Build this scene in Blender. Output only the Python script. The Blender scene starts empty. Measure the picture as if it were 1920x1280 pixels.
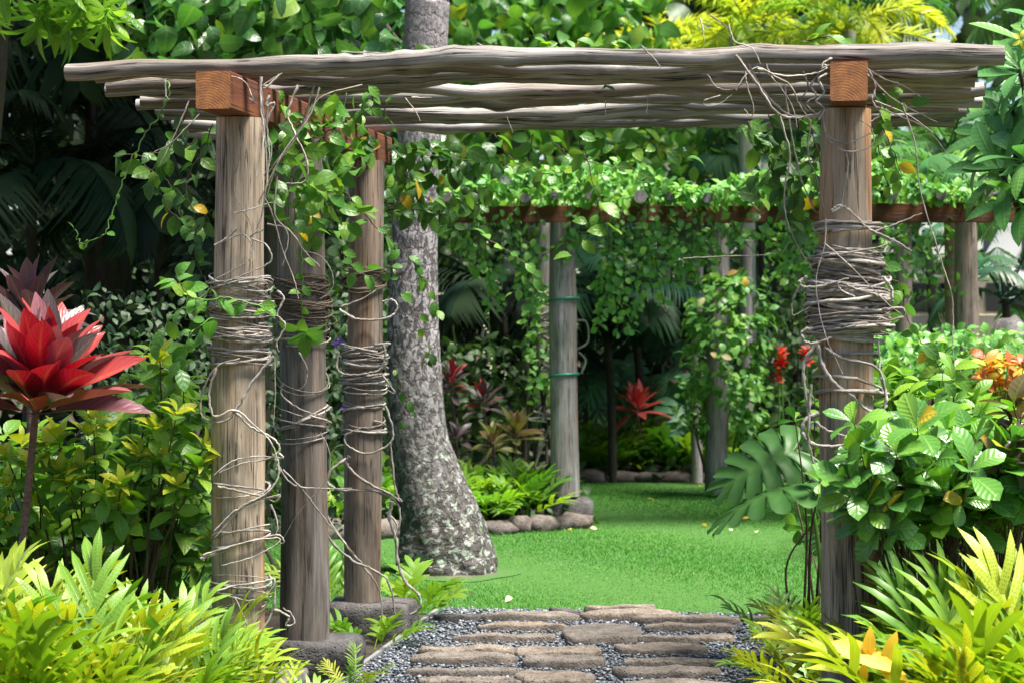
import bpy, bmesh, math, random
import numpy as np
from mathutils import Vector, Matrix, noise

scene = bpy.context.scene
C = scene.collection
RNG = np.random.default_rng(7)
random.seed(7)
R = math.radians

# ------------------------------------------------------------------ camera, light, exposure
FPX, EYE, HOR = 4000.0, 1.55, 603.0          # focal length in photo pixels, eye height, horizon row
cam = bpy.data.cameras.new('camera')
cam.sensor_width = 36.0
cam.lens = 36.0 * FPX / 1920.0
cam.clip_start, cam.clip_end = 0.1, 2000
cam.dof.use_dof = True
cam.dof.focus_distance = 8.8
cam.dof.aperture_fstop = 5.0
camo = bpy.data.objects.new('camera', cam)
C.objects.link(camo)
camo.location = (0, 0, EYE)
camo.rotation_euler = (R(90) - math.atan((640 - HOR) / FPX), 0, 0)
scene.camera = camo

SUN_EL, SUN_AZ = 68.0, 118.0                  # azimuth clockwise from +Y (view direction)
world = bpy.data.worlds.new('World')
scene.world = world
world.use_nodes = True
wn = world.node_tree
bg = wn.nodes['Background']
sky = wn.nodes.new('ShaderNodeTexSky')
sky.sky_type = 'NISHITA'
sky.sun_disc = False
sky.sun_elevation = R(SUN_EL)
sky.sun_rotation = R(SUN_AZ)
sky.air_density = 1.0
sky.dust_density = 0.8
wn.links.new(sky.outputs[0], bg.inputs[0])
bg.inputs[1].default_value = 0.05
sl = bpy.data.lights.new('sun', 'SUN')
sl.energy = 4.6
sl.angle = R(22)
sl.color = (1.0, 0.95, 0.86)
so = bpy.data.objects.new('sun', sl)
C.objects.link(so)
sdir = Vector((math.sin(R(SUN_AZ)) * math.cos(R(SUN_EL)), math.cos(R(SUN_AZ)) * math.cos(R(SUN_EL)), math.sin(R(SUN_EL))))
so.rotation_euler = sdir.to_track_quat('Z', 'Y').to_euler()
so.location = (6, -4, 14)

scene.view_settings.view_transform = 'Standard'
scene.view_settings.look = 'None'
scene.view_settings.gamma = 1.0
scene.view_settings.use_curve_mapping = False
scene.view_settings.exposure = 1.8
scene.render.engine = 'CYCLES'
cy = scene.cycles
cy.use_denoising = True
cy.max_bounces = 7
cy.diffuse_bounces = 3
cy.glossy_bounces = 2
cy.transmission_bounces = 4
cy.transparent_max_bounces = 4
cy.caustics_reflective = False
cy.caustics_refractive = False
cy.sample_clamp_indirect = 6

# ------------------------------------------------------------------ helpers
def P(px, py, Y):
    return Vector(((px - 960) / FPX * Y, Y, EYE + (HOR - py) / FPX * Y))

def G(px, py, z=0.0):
    Y = FPX * (EYE - z) / (py - HOR)
    return Vector(((px - 960) / FPX * Y, Y, z))

def proj(p):
    p = np.asarray(p)
    Y = np.maximum(p[..., 1], 0.1)
    return 960 + FPX * p[..., 0] / Y, HOR - FPX * (p[..., 2] - EYE) / Y

def nz(x, y=0.0, z=0.0):
    return noise.noise((x, y, z))

def norm(a):
    return a / np.maximum(np.linalg.norm(a, axis=-1, keepdims=True), 1e-9)

E4, E3 = np.zeros((0, 4), int), np.zeros((0, 3), int)

def geo(V, Q=None, T=None, UV=None):
    V = np.asarray(V, float).reshape(-1, 3)
    Q = E4 if Q is None or len(Q) == 0 else np.asarray(Q, int)
    T = E3 if T is None or len(T) == 0 else np.asarray(T, int)
    UV = np.zeros((len(V), 2)) if UV is None else np.asarray(UV, float)
    return (V, Q, T, UV)

def cat(gs):
    o, Vs, Qs, Ts, Us = 0, [], [], [], []
    for V, Q, T, U in gs:
        Vs.append(V); Qs.append(Q + o); Ts.append(T + o); Us.append(U)
        o += len(V)
    return (np.concatenate(Vs), np.concatenate(Qs), np.concatenate(Ts), np.concatenate(Us))

def xf(g, M):
    M = np.array(M)
    return (g[0] @ M[:3, :3].T + M[:3, 3], g[1], g[2], g[3])

def scatter(g, M):
    V, Q, T, U = g
    n, k = len(M), len(V)
    VV = np.einsum('nij,kj->nki', M[:, :3, :3], V) + M[:, None, :3, 3]
    off = (np.arange(n) * k)[:, None, None]
    QQ = (Q[None] + off).reshape(-1, 4) if len(Q) else E4
    TT = (T[None] + off).reshape(-1, 3) if len(T) else E3
    return (VV.reshape(-1, 3), QQ, TT, np.tile(U, (n, 1)))

def mesh_of(name, g, mat, smooth=True, tint=None):
    V, Q, T, U = g
    me = bpy.data.meshes.new(name)
    nq, nt = len(Q), len(T)
    li = np.concatenate([Q.ravel(), T.ravel()]).astype(np.int32)
    me.vertices.add(len(V)); me.loops.add(len(li)); me.polygons.add(nq + nt)
    me.vertices.foreach_set('co', V.astype(np.float32).ravel())
    me.loops.foreach_set('vertex_index', li)
    st = np.concatenate([np.arange(nq) * 4, nq * 4 + np.arange(nt) * 3]).astype(np.int32)
    me.polygons.foreach_set('loop_start', st)
    me.update(calc_edges=True)
    me.polygons.foreach_set('use_smooth', np.full(nq + nt, smooth))
    uv = me.uv_layers.new(name='UVMap')
    uv.data.foreach_set('uv', U[li].astype(np.float32).ravel())
    if tint is not None:
        a = me.attributes.new('tint', 'FLOAT', 'POINT')
        a.data.foreach_set('value', np.asarray(tint, np.float32))
    if mat is not None:
        me.materials.append(mat)
    return me

def tag(o, label=None, cat_=None, group=None, kind=None):
    if label: o['label'] = label
    if cat_: o['category'] = cat_
    if group: o['group'] = group
    if kind: o['kind'] = kind
    return o

def thing(name, label, cat_, loc=(0, 0, 0), group=None):
    o = bpy.data.objects.new(name, None)
    o.empty_display_size = 0.2
    C.objects.link(o)
    o.location = loc
    return tag(o, label, cat_, group)

def put(name, me, parent=None, M=None, kind=None):
    """link one mesh object; its geometry is in world space unless M says otherwise"""
    o = bpy.data.objects.new(name, me)
    C.objects.link(o)
    M = Matrix.Identity(4) if M is None else M
    if parent is not None:
        o.parent = parent
        loc = parent.location.copy()
        q = parent.parent
        while q is not None:
            loc += q.location
            q = q.parent
        M = Matrix.Translation(-loc) @ M
    o.matrix_basis = M
    if kind: o['kind'] = kind
    return o

def obj(name, g, mat, parent=None, smooth=True, kind=None, tint=None):
    """geometry in world coordinates -> object whose origin is the geometry's base centre"""
    V = g[0]
    c = (V.min(0) + V.max(0)) / 2
    c[2] = V[:, 2].min()
    me = mesh_of(name, (V - c, g[1], g[2], g[3]), mat, smooth, tint)
    return put(name, me, parent, Matrix.Translation(c), kind)

# ---- shapes
def catmull(pts, n=8):
    p = np.array([list(q) for q in pts], float)
    if len(p) < 3:
        t = np.linspace(0, 1, n + 1)[:, None]
        return p[0] * (1 - t) + p[-1] * t
    q = np.vstack([2 * p[0] - p[1], p, 2 * p[-1] - p[-2]])
    out = []
    for i in range(1, len(q) - 2):
        a, b, c, d = q[i - 1], q[i], q[i + 1], q[i + 2]
        for t in np.arange(n) / n:
            out.append(.5 * ((2 * b) + (c - a) * t + (2 * a - 5 * b + 4 * c - d) * t * t + (3 * b - a - 3 * c + d) * t ** 3))
    out.append(p[-1])
    return np.array(out)

def tube(pts, rad, k=6, cap=True, rfun=None, up=(0.13, 0.31, 0.94)):
    p = np.asarray(pts, float)
    n = len(p)
    rad = np.full(n, rad) if np.isscalar(rad) else np.asarray(rad, float)
    t = np.gradient(p, axis=0)
    t = norm(t)
    u = np.array(up, float)
    u = u - u.dot(t[0]) * t[0]
    if np.linalg.norm(u) < 1e-3:
        u = np.array((1.0, 0, 0)) - t[0][0] * t[0]
    us = []
    for i in range(n):
        u = u - u.dot(t[i]) * t[i]
        u = u / max(np.linalg.norm(u), 1e-9)
        us.append(u)
    us = np.array(us)
    vs = np.cross(t, us)
    a = np.arange(k + 1) / k * 2 * math.pi
    L = np.concatenate([[0], np.cumsum(np.linalg.norm(np.diff(p, axis=0), axis=1))])
    rr = np.repeat(rad[:, None], k + 1, 1)
    if rfun is not None:
        for i in range(n):
            for j in range(k):
                rr[i, j] *= rfun(L[i], a[j])
        rr[:, k] = rr[:, 0]
    V = p[:, None] + rr[..., None] * (np.cos(a)[None, :, None] * us[:, None] + np.sin(a)[None, :, None] * vs[:, None])
    idx = np.arange(n * (k + 1)).reshape(n, k + 1)
    Q = np.stack([idx[:-1, :-1], idx[:-1, 1:], idx[1:, 1:], idx[1:, :-1]], -1).reshape(-1, 4)
    UV = np.stack([np.broadcast_to(a[None] * rad.mean(), (n, k + 1)), np.broadcast_to(L[:, None], (n, k + 1))], -1).reshape(-1, 2)
    V = V.reshape(-1, 3)
    T = []
    if cap:
        V = np.vstack([V, p[0], p[-1]])
        UV = np.vstack([UV, [UV[0, 0], 0], [UV[0, 0], L[-1]]])
        c0, c1 = len(V) - 2, len(V) - 1
        n0 = len(V)
        V = np.vstack([V, V[idx[0, :k]], V[idx[-1, :k]]])
        UV = np.vstack([UV, UV[idx[0, :k]] + (0, -.03), UV[idx[-1, :k]] + (0, .03)])
        T += [(c0, n0 + (j + 1) % k, n0 + j) for j in range(k)]
        T += [(c1, n0 + k + j, n0 + k + (j + 1) % k) for j in range(k)]
    return geo(V, Q, T, UV)

def strip(path, side, hw, up=None, fold=0.0, u0=0.0, u1=1.0):
    """a leaf-like strip of three columns along path; side = unit vectors across, hw = half widths"""
    n = len(path)
    side = np.broadcast_to(side, (n, 3))
    up = np.broadcast_to((0, 0, 1.0) if up is None else up, (n, 3))
    V = np.stack([path + side * hw[:, None] + up * (fold * hw)[:, None], path, path - side * hw[:, None] + up * (fold * hw)[:, None]], 1)
    i = np.arange(n * 3).reshape(n, 3)
    Q = np.concatenate([np.stack([i[:-1, j], i[:-1, j + 1], i[1:, j + 1], i[1:, j]], -1) for j in (0, 1)])[:, ::-1]
    u = np.linspace(u0, u1, n)
    UV = np.stack([np.repeat(u, 3), np.tile([0, .5, 1.0], n)], -1)
    return geo(V.reshape(-1, 3), Q, None, UV)

def leaf(w=.5, n=5, peak=.45, fold=.2, droop=.4, e=.8, pet=.08, twist=0.0, wave=0.0):
    """a leaf of unit length along +X, face up +Z"""
    u = np.linspace(0, 1, n + 1)
    pw = math.log(.5) / math.log(peak)
    hw = np.sin(math.pi * np.clip(u ** pw, 0, 1)) ** e * w / 2
    hw[0] = hw[-1] = .006
    a = max(droop, 1e-3)
    x, z = np.sin(a * u) / a, (np.cos(a * u) - 1) / a
    path = np.stack([x * (1 - pet) + pet, wave * np.sin(u * 7), z], -1)
    if pet > 0:
        path = np.vstack([[0, 0, 0], path]); hw = np.concatenate([[.008], hw])
        hw[1] = max(hw[1], .008)
    m = len(path)
    side = np.stack([np.zeros(m), np.cos(twist * np.linspace(0, 1, m)), np.sin(twist * np.linspace(0, 1, m))], -1)
    return strip(path, side, hw, fold=fold)

def bend(V, a):
    """bend geometry laid along +X downward by a radians per unit length"""
    V = V.copy()
    x = V[:, 0]
    z = V[:, 2].copy()
    if abs(a) > 1e-4:
        s, c = np.sin(a * x), np.cos(a * x)
        V[:, 0] = s / a + z * s
        V[:, 2] = (c - 1) / a + z * c
    return V

def fern_frond(rs, pairs=5, lobe=.36, lw=.05, ang=52, stalk=.35, a=.6, wing=.017):
    """lobed fern frond of unit length along +X: stalk, winged midrib, strap-shaped lobes"""
    gs = [strip(np.stack([np.linspace(0, stalk, 4), np.zeros(4), np.zeros(4)], -1), (0, 1, 0), np.full(4, .007))]
    n = 7
    x = np.linspace(stalk, .80, n)
    hw = np.full(n, wing); hw[0] = .008; hw[1] = wing * .8
    gs.append(strip(np.stack([x, np.zeros(n), np.zeros(n)], -1), (0, 1, 0), hw, fold=.25))
    def lobe_at(x0, th, L, w):
        m = 5
        s = np.linspace(0, 1, m)
        curve = rs.uniform(-.15, .35)
        t = np.radians(th) * (1 - curve * s)
        dx = np.cumsum(np.concatenate([[0], np.cos(np.abs(t[1:])) * L / (m - 1)]))
        dy = np.cumsum(np.concatenate([[0], np.sin(t[1:]) * L / (m - 1)]))
        path = np.stack([x0 + dx, dy, (s * L) * rs.uniform(-.18, .3) + .12 * L * np.sin(s * 3)], -1)
        side = np.stack([-np.sin(t), np.cos(t), np.zeros(m)], -1)
        prof = np.array([.78, .95, 1.0, .82, .05]) * w / 2
        return strip(path, side, prof, fold=rs.uniform(-.1, .4))
    for i in range(pairs):
        f = i / max(pairs - 1, 1)
        for sg in (-1, 1):
            if rs.random() < .06: continue
            x0 = stalk + .02 + ((.74 - stalk) * f) + sg * .024 + rs.uniform(-.01, .01)
            L = lobe * (.75 + .5 * math.sin(math.pi * (f * .75 + .15))) * rs.uniform(.75, 1.15)
            gs.append(lobe_at(x0, sg * (ang - 18 * f + rs.uniform(-8, 8)), L, lw * rs.uniform(.8, 1.2)))
    gs.append(lobe_at(.78, rs.uniform(-8, 8), lobe * .8, lw))
    g = cat(gs)
    return (bend(g[0], a), g[1], g[2], g[3])

def palm_frond(rs, pairs=30, ll=.32, lw=.022, ang=55, stalk=.18, a=.9, ldroop=.5, plume=0.0):
    """feather palm frond of unit length along +X"""
    n = 14
    x = np.linspace(0, 1, n)
    gs = [tube(np.stack([x, np.zeros(n), np.zeros(n)], -1), np.linspace(.012, .003, n), 4, cap=False)]
    for i in range(pairs):
        f = (i + .5) / pairs
        L = ll * (math.sin(math.pi * (f * .86 + .12)) ** .7) * rs.uniform(.85, 1.1)
        for sg in (-1, 1):
            th = np.radians(ang * (1 - .55 * f) + rs.uniform(-6, 6))
            roll = rs.uniform(-1, 1) * plume * 1.4 + .25
            s = np.linspace(0, 1, 4)
            d = np.array([math.cos(th), sg * math.sin(th) * math.cos(roll), math.sin(th) * math.sin(roll)])
            path = np.array([stalk + (1 - stalk) * f, 0, 0]) + s[:, None] * d * L
            path[:, 2] -= ldroop * L * s ** 2
            side = np.array([-math.sin(th), sg * math.cos(th), .25])
            g = strip(path, norm(side), np.array([.5, 1, .8, .05]) * lw / 2)
            V = g[0].reshape(4, 3, 3)[:, [0, 2]].reshape(-1, 3)
            i2 = np.arange(8).reshape(4, 2)
            Q = np.stack([i2[:-1, 0], i2[1:, 0], i2[1:, 1], i2[:-1, 1]], -1)
            gs.append(geo(V, Q, None, g[3].reshape(4, 3, 2)[:, [0, 2]].reshape(-1, 2)))
    g = cat(gs)
    return (bend(g[0], a), g[1], g[2], g[3])

def fan_leaf(rs, n=26, spread=250, stalk=.5):
    gs = [tube(np.array([[0, 0, 0], [stalk * .5, 0, .02], [stalk, 0, 0]]), .012, 4, cap=False)]
    for i in range(n):
        th = math.radians((i / (n - 1) - .5) * spread)
        L = .62 * (1 - .2 * abs(i / (n - 1) - .5)) * rs.uniform(.9, 1.05)
        s = np.linspace(0, 1, 5)
        path = np.array([stalk, 0, 0]) + np.stack([s * math.cos(th) * L, s * math.sin(th) * L, .05 * s - .22 * L * s ** 3], -1)
        gs.append(strip(path, (-math.sin(th), math.cos(th), 0), np.array([.004, .03, .036, .022, .002]), fold=.5))
    return cat(gs)

def monstera_leaf(rs, n=7):
    """broad split leaf of unit length along +X: a heart shaped plate cut by deep slits between rounded lobes"""
    gs = []
    per, K = 9, 5
    for sg in (-1, 1):
        m = n * per
        rays = []
        for i in range(m + 1):
            t = i / m
            th = math.radians(158 - 134 * t ** .9)
            x0 = .02 + .90 * t ** 1.1
            L = (.50 - .26 * t ** 1.6) * (1 - .25 * math.exp(-(t / .06) ** 2))
            p = (i % per) / per if 0 < i < m else .5
            e = min(p, 1 - p)
            L *= 1 - (.66 if .05 < t < .97 else 0) * math.exp(-(e / .085) ** 2) + .06 * math.sin(math.pi * p)
            s_ = np.linspace(0, 1, K)
            tt = th * (1 - .30 * s_)
            d = np.concatenate([[0], np.cumsum(np.cos(tt[1:])) / (K - 1)]) * L
            e_ = np.concatenate([[0], np.cumsum(np.sin(tt[1:])) / (K - 1)]) * L
            z = .10 * e_ - .75 * e_ ** 2 + .02 * np.cos(p * 6.283) * s_
            rays.append(np.stack([x0 + d, sg * e_, z], -1))
        V = np.array(rays)
        idx = np.arange((m + 1) * K).reshape(m + 1, K)
        Q = np.stack([idx[:-1, :-1], idx[1:, :-1], idx[1:, 1:], idx[:-1, 1:]], -1).reshape(-1, 4)
        if sg < 0: Q = Q[:, ::-1]
        UV = np.stack(np.meshgrid(np.linspace(0, 1, m + 1), .5 + sg * np.linspace(0, .5, K), indexing='ij'), -1).reshape(-1, 2)
        gs.append(geo(V.reshape(-1, 3), Q[:, ::-1], None, UV))
    g = cat(gs)
    return (bend(g[0], .55), g[1], g[2], g[3])

def frames(pos, d, n, s):
    pos, d, n = np.asarray(pos, float), norm(np.asarray(d, float)), np.asarray(n, float)
    z = norm(n - (n * d).sum(-1, keepdims=True) * d)
    y = np.cross(z, d)
    s = np.broadcast_to(np.asarray(s, float), (len(pos),))[:, None]
    M = np.zeros((len(pos), 4, 4))
    M[:, :3, 0], M[:, :3, 1], M[:, :3, 2], M[:, :3, 3], M[:, 3, 3] = d * s, y * s, z * s, pos, 1
    return M

def rosette(c, axis, n, L, lo=35, hi=85, jit=.15, rs=RNG):
    axis = np.array(axis, float); axis /= np.linalg.norm(axis)
    a = np.array((0.3, .2, 1.0)); a = a - a.dot(axis) * axis
    if np.linalg.norm(a) < .05: a = np.array((1.0, 0, 0)) - axis[0] * axis
    a /= np.linalg.norm(a); b = np.cross(axis, a)
    k = np.arange(n)
    az = k * 2.39996 + rs.uniform(0, 6)
    el = np.radians(lo + (hi - lo) * (k + .5) / n + rs.uniform(-8, 8, n))
    d = np.cos(el)[:, None] * axis + np.sin(el)[:, None] * (np.cos(az)[:, None] * a + np.sin(az)[:, None] * b)
    pos = np.array(c) - axis * (L * .35 * (k / n))[:, None] * .6
    nn = axis + rs.normal(0, jit, (n, 3))
    return frames(pos, d, nn, L * rs.uniform(.72, 1.1, n))

# ---- materials
def new_mat(name):
    m = bpy.data.materials.new(name)
    m.use_nodes = True
    nt = m.node_tree
    return m, nt, nt.nodes['Principled BSDF'], nt.nodes['Material Output']

def nd(nt, typ, ins=None, **kw):
    n = nt.nodes.new(typ)
    for k, v in kw.items():
        setattr(n, k, v)
    for k, v in (ins or {}).items():
        if hasattr(v, 'is_linked') or isinstance(v, bpy.types.NodeSocket):
            nt.links.new(v, n.inputs[k])
        else:
            n.inputs[k].default_value = v
    return n

def mth(nt, op, a, b=None, c=None, clamp=False):
    n = nd(nt, 'ShaderNodeMath', operation=op, use_clamp=clamp)
    for i, v in enumerate((a, b, c)):
        if v is None: continue
        if isinstance(v, bpy.types.NodeSocket): nt.links.new(v, n.inputs[i])
        else: n.inputs[i].default_value = v
    return n.outputs[0]

def ramp(nt, fac, stops, interp='LINEAR'):
    n = nd(nt, 'ShaderNodeValToRGB')
    cr = n.color_ramp
    cr.interpolation = interp
    while len(cr.elements) < len(stops): cr.elements.new(0.5)
    for e, (p, c) in zip(cr.elements, stops):
        e.position = p
        e.color = (*c, 1) if len(c) == 3 else c
    nt.links.new(fac, n.inputs[0])
    return n.outputs[0]

def mixc(nt, fac, a, b, mode='MIX'):
    n = nd(nt, 'ShaderNodeMix', data_type='RGBA', blend_type=mode)
    for i, v in ((0, fac), (6, a), (7, b)):
        if isinstance(v, bpy.types.NodeSocket): nt.links.new(v, n.inputs[i])
        else: n.inputs[i].default_value = (*v, 1) if isinstance(v, tuple) and len(v) == 3 else v
    return n.outputs[2]

def mapped(nt, vec, scale):
    return nd(nt, 'ShaderNodeMapping', {'Vector': vec, 'Scale': scale}).outputs[0]

def noise_tex(nt, vec, scale, detail=4, rough=.55, dist=0.0):
    return nd(nt, 'ShaderNodeTexNoise', {'Vector': vec, 'Scale': scale, 'Detail': detail, 'Roughness': rough, 'Distortion': dist}).outputs['Fac']

def leaf_mat(name, stops, rough=.38, trans=.35, vein=.35, freq=9.0, slope=1.6, bump=.25, dots=False, spec=.34, mottle=.25):
    m, nt, b, out = new_mat(name)
    rnd = mth(nt, 'FRACT', mth(nt, 'ADD', nd(nt, 'ShaderNodeObjectInfo').outputs['Random'],
              nd(nt, 'ShaderNodeAttribute', attribute_name='tint').outputs['Fac']))
    col = ramp(nt, rnd, stops)
    uv = nd(nt, 'ShaderNodeTexCoord').outputs['UV']
    sx = nd(nt, 'ShaderNodeSeparateXYZ', {0: uv})
    u, v = sx.outputs[0], sx.outputs[1]
    t = mth(nt, 'MULTIPLY', mth(nt, 'ABSOLUTE', mth(nt, 'SUBTRACT', v, .5)), 2.0)
    ph = mth(nt, 'SUBTRACT', mth(nt, 'MULTIPLY', u, freq), mth(nt, 'MULTIPLY', t, slope))
    w = mth(nt, 'SINE', mth(nt, 'MULTIPLY', ph, 6.2832))
    vm = nd(nt, 'ShaderNodeMapRange', {0: w, 1: .80, 2: 1.0, 3: 0.0, 4: .6}).outputs[0]
    mid = nd(nt, 'ShaderNodeMapRange', {0: t, 1: .05, 2: .16, 3: 1.0, 4: 0.0}).outputs[0]
    vv = mth(nt, 'MAXIMUM', vm, mid)
    co = nd(nt, 'ShaderNodeTexCoord').outputs['Object']
    ns = noise_tex(nt, co, 6.0, 3)
    col = mixc(nt, mth(nt, 'MULTIPLY', nd(nt, 'ShaderNodeMapRange', {0: ns, 1: .35, 2: .75}).outputs[0], mottle), col, mixc(nt, 1.0, col, (1.5, 1.35, .8), 'MULTIPLY'))
    age = noise_tex(nt, co, 11.0, 4, .6)
    am = mth(nt, 'MULTIPLY', nd(nt, 'ShaderNodeMapRange', {0: age, 1: .64, 2: .74}).outputs[0], mth(nt, 'GREATER_THAN', mth(nt, 'FRACT', mth(nt, 'MULTIPLY', rnd, 13.7)), .6))
    col = mixc(nt, mth(nt, 'MULTIPLY', am, .7), col, mixc(nt, .4, col, (.20, .12, .03)))
    col = mixc(nt, mth(nt, 'MULTIPLY', vv, vein), col, mixc(nt, .5, mixc(nt, 1.0, col, (1.8, 1.7, 1.4), 'MULTIPLY'), (.30, .36, .10)))
    h = mth(nt, 'ADD', mth(nt, 'MULTIPLY', w, .3), mth(nt, 'MULTIPLY', mid, -1.0))
    if dots:
        vo = nd(nt, 'ShaderNodeTexVoronoi', {'Vector': mapped(nt, uv, (17, 4.2, 1)), 'Scale': 1.0, 'Randomness': .25})
        dm = nd(nt, 'ShaderNodeMapRange', {0: vo.outputs['Distance'], 1: .18, 2: .30, 3: 1.0, 4: 0.0}).outputs[0]
        on = mth(nt, 'GREATER_THAN', mth(nt, 'FRACT', mth(nt, 'MULTIPLY', rnd, 7.31)), .45)
        dm = mth(nt, 'MULTIPLY', dm, on)
        col = mixc(nt, mth(nt, 'MULTIPLY', dm, .75), col, (.10, .12, .006))
        h = mth(nt, 'ADD', h, mth(nt, 'MULTIPLY', dm, 1.5))
    bf = nd(nt, 'ShaderNodeNewGeometry').outputs['Backfacing']
    col = mixc(nt, mth(nt, 'MULTIPLY', bf, .35), col, mixc(nt, .5, col, (.16, .22, .10)))
    bp = nd(nt, 'ShaderNodeBump', {'Strength': bump, 'Distance': .004, 'Height': h})
    nt.links.new(col, b.inputs['Base Color'])
    b.inputs['Roughness'].default_value = rough
    b.inputs['Specular IOR Level'].default_value = spec
    nt.links.new(bp.outputs[0], b.inputs['Normal'])
    tr = nd(nt, 'ShaderNodeBsdfTranslucent', {0: mixc(nt, 1.0, col, (1.25, 1.35, .7), 'MULTIPLY')})
    mx = nd(nt, 'ShaderNodeMixShader', {0: trans, 1: b.outputs[0], 2: tr.outputs[0]})
    nt.links.new(mx.outputs[0], out.inputs[0])
    return m

def wood_mat(name, pale, dark, warm, warm_amt=.5, gs=(60, 3.0), crack=.7, rough=.8, bump=.5, tone_lo=.68):
    """weathered wood; UV is metres round and along the piece"""
    m, nt, b, out = new_mat(name)
    uv = nd(nt, 'ShaderNodeTexCoord').outputs['UV']
    rnd = nd(nt, 'ShaderNodeObjectInfo').outputs['Random']
    off = nd(nt, 'ShaderNodeCombineXYZ', {0: mth(nt, 'MULTIPLY', rnd, 13.0), 1: mth(nt, 'MULTIPLY', rnd, 31.0), 2: mth(nt, 'MULTIPLY', rnd, 7.0)}).outputs[0]
    p = nd(nt, 'ShaderNodeVectorMath', {0: uv, 1: off}, operation='ADD').outputs[0]
    fine = noise_tex(nt, mapped(nt, p, (gs[0] * 2.2, gs[1] * 1.6, 1)), 1.0, 5, .65, .3)
    grain = noise_tex(nt, mapped(nt, p, (gs[0] * .55, gs[1] * .5, 1)), 1.0, 4, .6, .8)
    big = noise_tex(nt, mapped(nt, p, (9, .9, 1)), 1.0, 2, .5, .5)
    blot = noise_tex(nt, mapped(nt, p, (14, 6, 1)), 1.0, 4, .6)
    col = mixc(nt, nd(nt, 'ShaderNodeMapRange', {0: grain, 1: .35, 2: .66}).outputs[0], dark, pale)
    col = mixc(nt, mth(nt, 'MULTIPLY', nd(nt, 'ShaderNodeMapRange', {0: big, 1: .5, 2: .64}).outputs[0], warm_amt), col, mixc(nt, nd(nt, 'ShaderNodeMapRange', {0: fine, 1: .3, 2: .7}).outputs[0], mixc(nt, 1.0, warm, (.6, .5, .45), 'MULTIPLY'), warm))
    col = mixc(nt, mth(nt, 'MULTIPLY', nd(nt, 'ShaderNodeMapRange', {0: fine, 1: .62, 2: .40}).outputs[0], .45), col, mixc(nt, 1.0, col, (.45, .42, .40), 'MULTIPLY'))
    col = mixc(nt, mth(nt, 'MULTIPLY', nd(nt, 'ShaderNodeMapRange', {0: blot, 1: .58, 2: .72}).outputs[0], .5), col, (.09, .085, .08))
    ck = noise_tex(nt, mapped(nt, p, (gs[0] * 1.1, gs[1] * .28, 1)), 1.0, 2, .5, 1.2)
    cm = nd(nt, 'ShaderNodeMapRange', {0: mth(nt, 'ABSOLUTE', mth(nt, 'SUBTRACT', ck, .5)), 1: .007, 2: .026, 3: 1.0, 4: 0.0}).outputs[0]
    cm = mth(nt, 'MULTIPLY', cm, nd(nt, 'ShaderNodeMapRange', {0: blot, 1: .38, 2: .52}).outputs[0])
    col = mixc(nt, mth(nt, 'MULTIPLY', cm, crack), col, (.025, .02, .018))
    tone = nd(nt, 'ShaderNodeMapRange', {0: rnd, 3: tone_lo, 4: 1.05}).outputs[0]
    col = mixc(nt, 1.0, col, nd(nt, 'ShaderNodeCombineXYZ', {0: tone, 1: tone, 2: tone}).outputs[0], 'MULTIPLY')
    h = mth(nt, 'SUBTRACT', mth(nt, 'ADD', mth(nt, 'MULTIPLY', fine, .6), grain), mth(nt, 'MULTIPLY', cm, 1.2))
    bp = nd(nt, 'ShaderNodeBump', {'Strength': bump, 'Distance': .006, 'Height': h})
    nt.links.new(col, b.inputs['Base Color'])
    nt.links.new(bp.outputs[0], b.inputs['Normal'])
    b.inputs['Roughness'].default_value = rough
    b.inputs['Specular IOR Level'].default_value = .25
    return m

def rock_mat(name, c1, c2, c3, sc=14, bump=.8, rough=.9, moss=None):
    m, nt, b, out = new_mat(name)
    co = nd(nt, 'ShaderNodeTexCoord').outputs['Object']
    rnd = nd(nt, 'ShaderNodeObjectInfo').outputs['Random']
    p = nd(nt, 'ShaderNodeVectorMath', {0: co, 1: nd(nt, 'ShaderNodeCombineXYZ', {0: mth(nt, 'MULTIPLY', rnd, 17.0), 1: rnd, 2: rnd}).outputs[0]}, operation='ADD').outputs[0]
    n1 = noise_tex(nt, p, sc, 6, .65)
    n2 = noise_tex(nt, p, sc * 5, 5, .7)
    vo = nd(nt, 'ShaderNodeTexVoronoi', {'Vector': p, 'Scale': sc * 6})
    pit = nd(nt, 'ShaderNodeMapRange', {0: vo.outputs['Distance'], 1: .12, 2: .35}).outputs[0]
    col = ramp(nt, n1, [(.3, c2), (.5, c1), (.72, c3)])
    col = mixc(nt, .30, col, mixc(nt, n2, (.04, .04, .04), (.75, .72, .68)), 'OVERLAY')
    col = mixc(nt, mth(nt, 'MULTIPLY', mth(nt, 'SUBTRACT', 1.0, pit), .5), col, (.03, .028, .026))
    col = mixc(nt, mth(nt, 'MULTIPLY', rnd, .8), col, mixc(nt, 1.0, col, (.62, .68, .76), 'MULTIPLY'))
    if moss:
        n3 = noise_tex(nt, p, sc * .8, 4, .6)
        col = mixc(nt, nd(nt, 'ShaderNodeMapRange', {0: n3, 1: .6, 2: .72}).outputs[0], col, moss)
    h = mth(nt, 'ADD', mth(nt, 'MULTIPLY', n2, .7), mth(nt, 'ADD', n1, mth(nt, 'MULTIPLY', pit, .5)))
    bp = nd(nt, 'ShaderNodeBump', {'Strength': bump, 'Distance': .012, 'Height': h})
    nt.links.new(col, b.inputs['Base Color']); nt.links.new(bp.outputs[0], b.inputs['Normal'])
    b.inputs['Roughness'].default_value = rough
    b.inputs['Specular IOR Level'].default_value = .2
    return m

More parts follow.
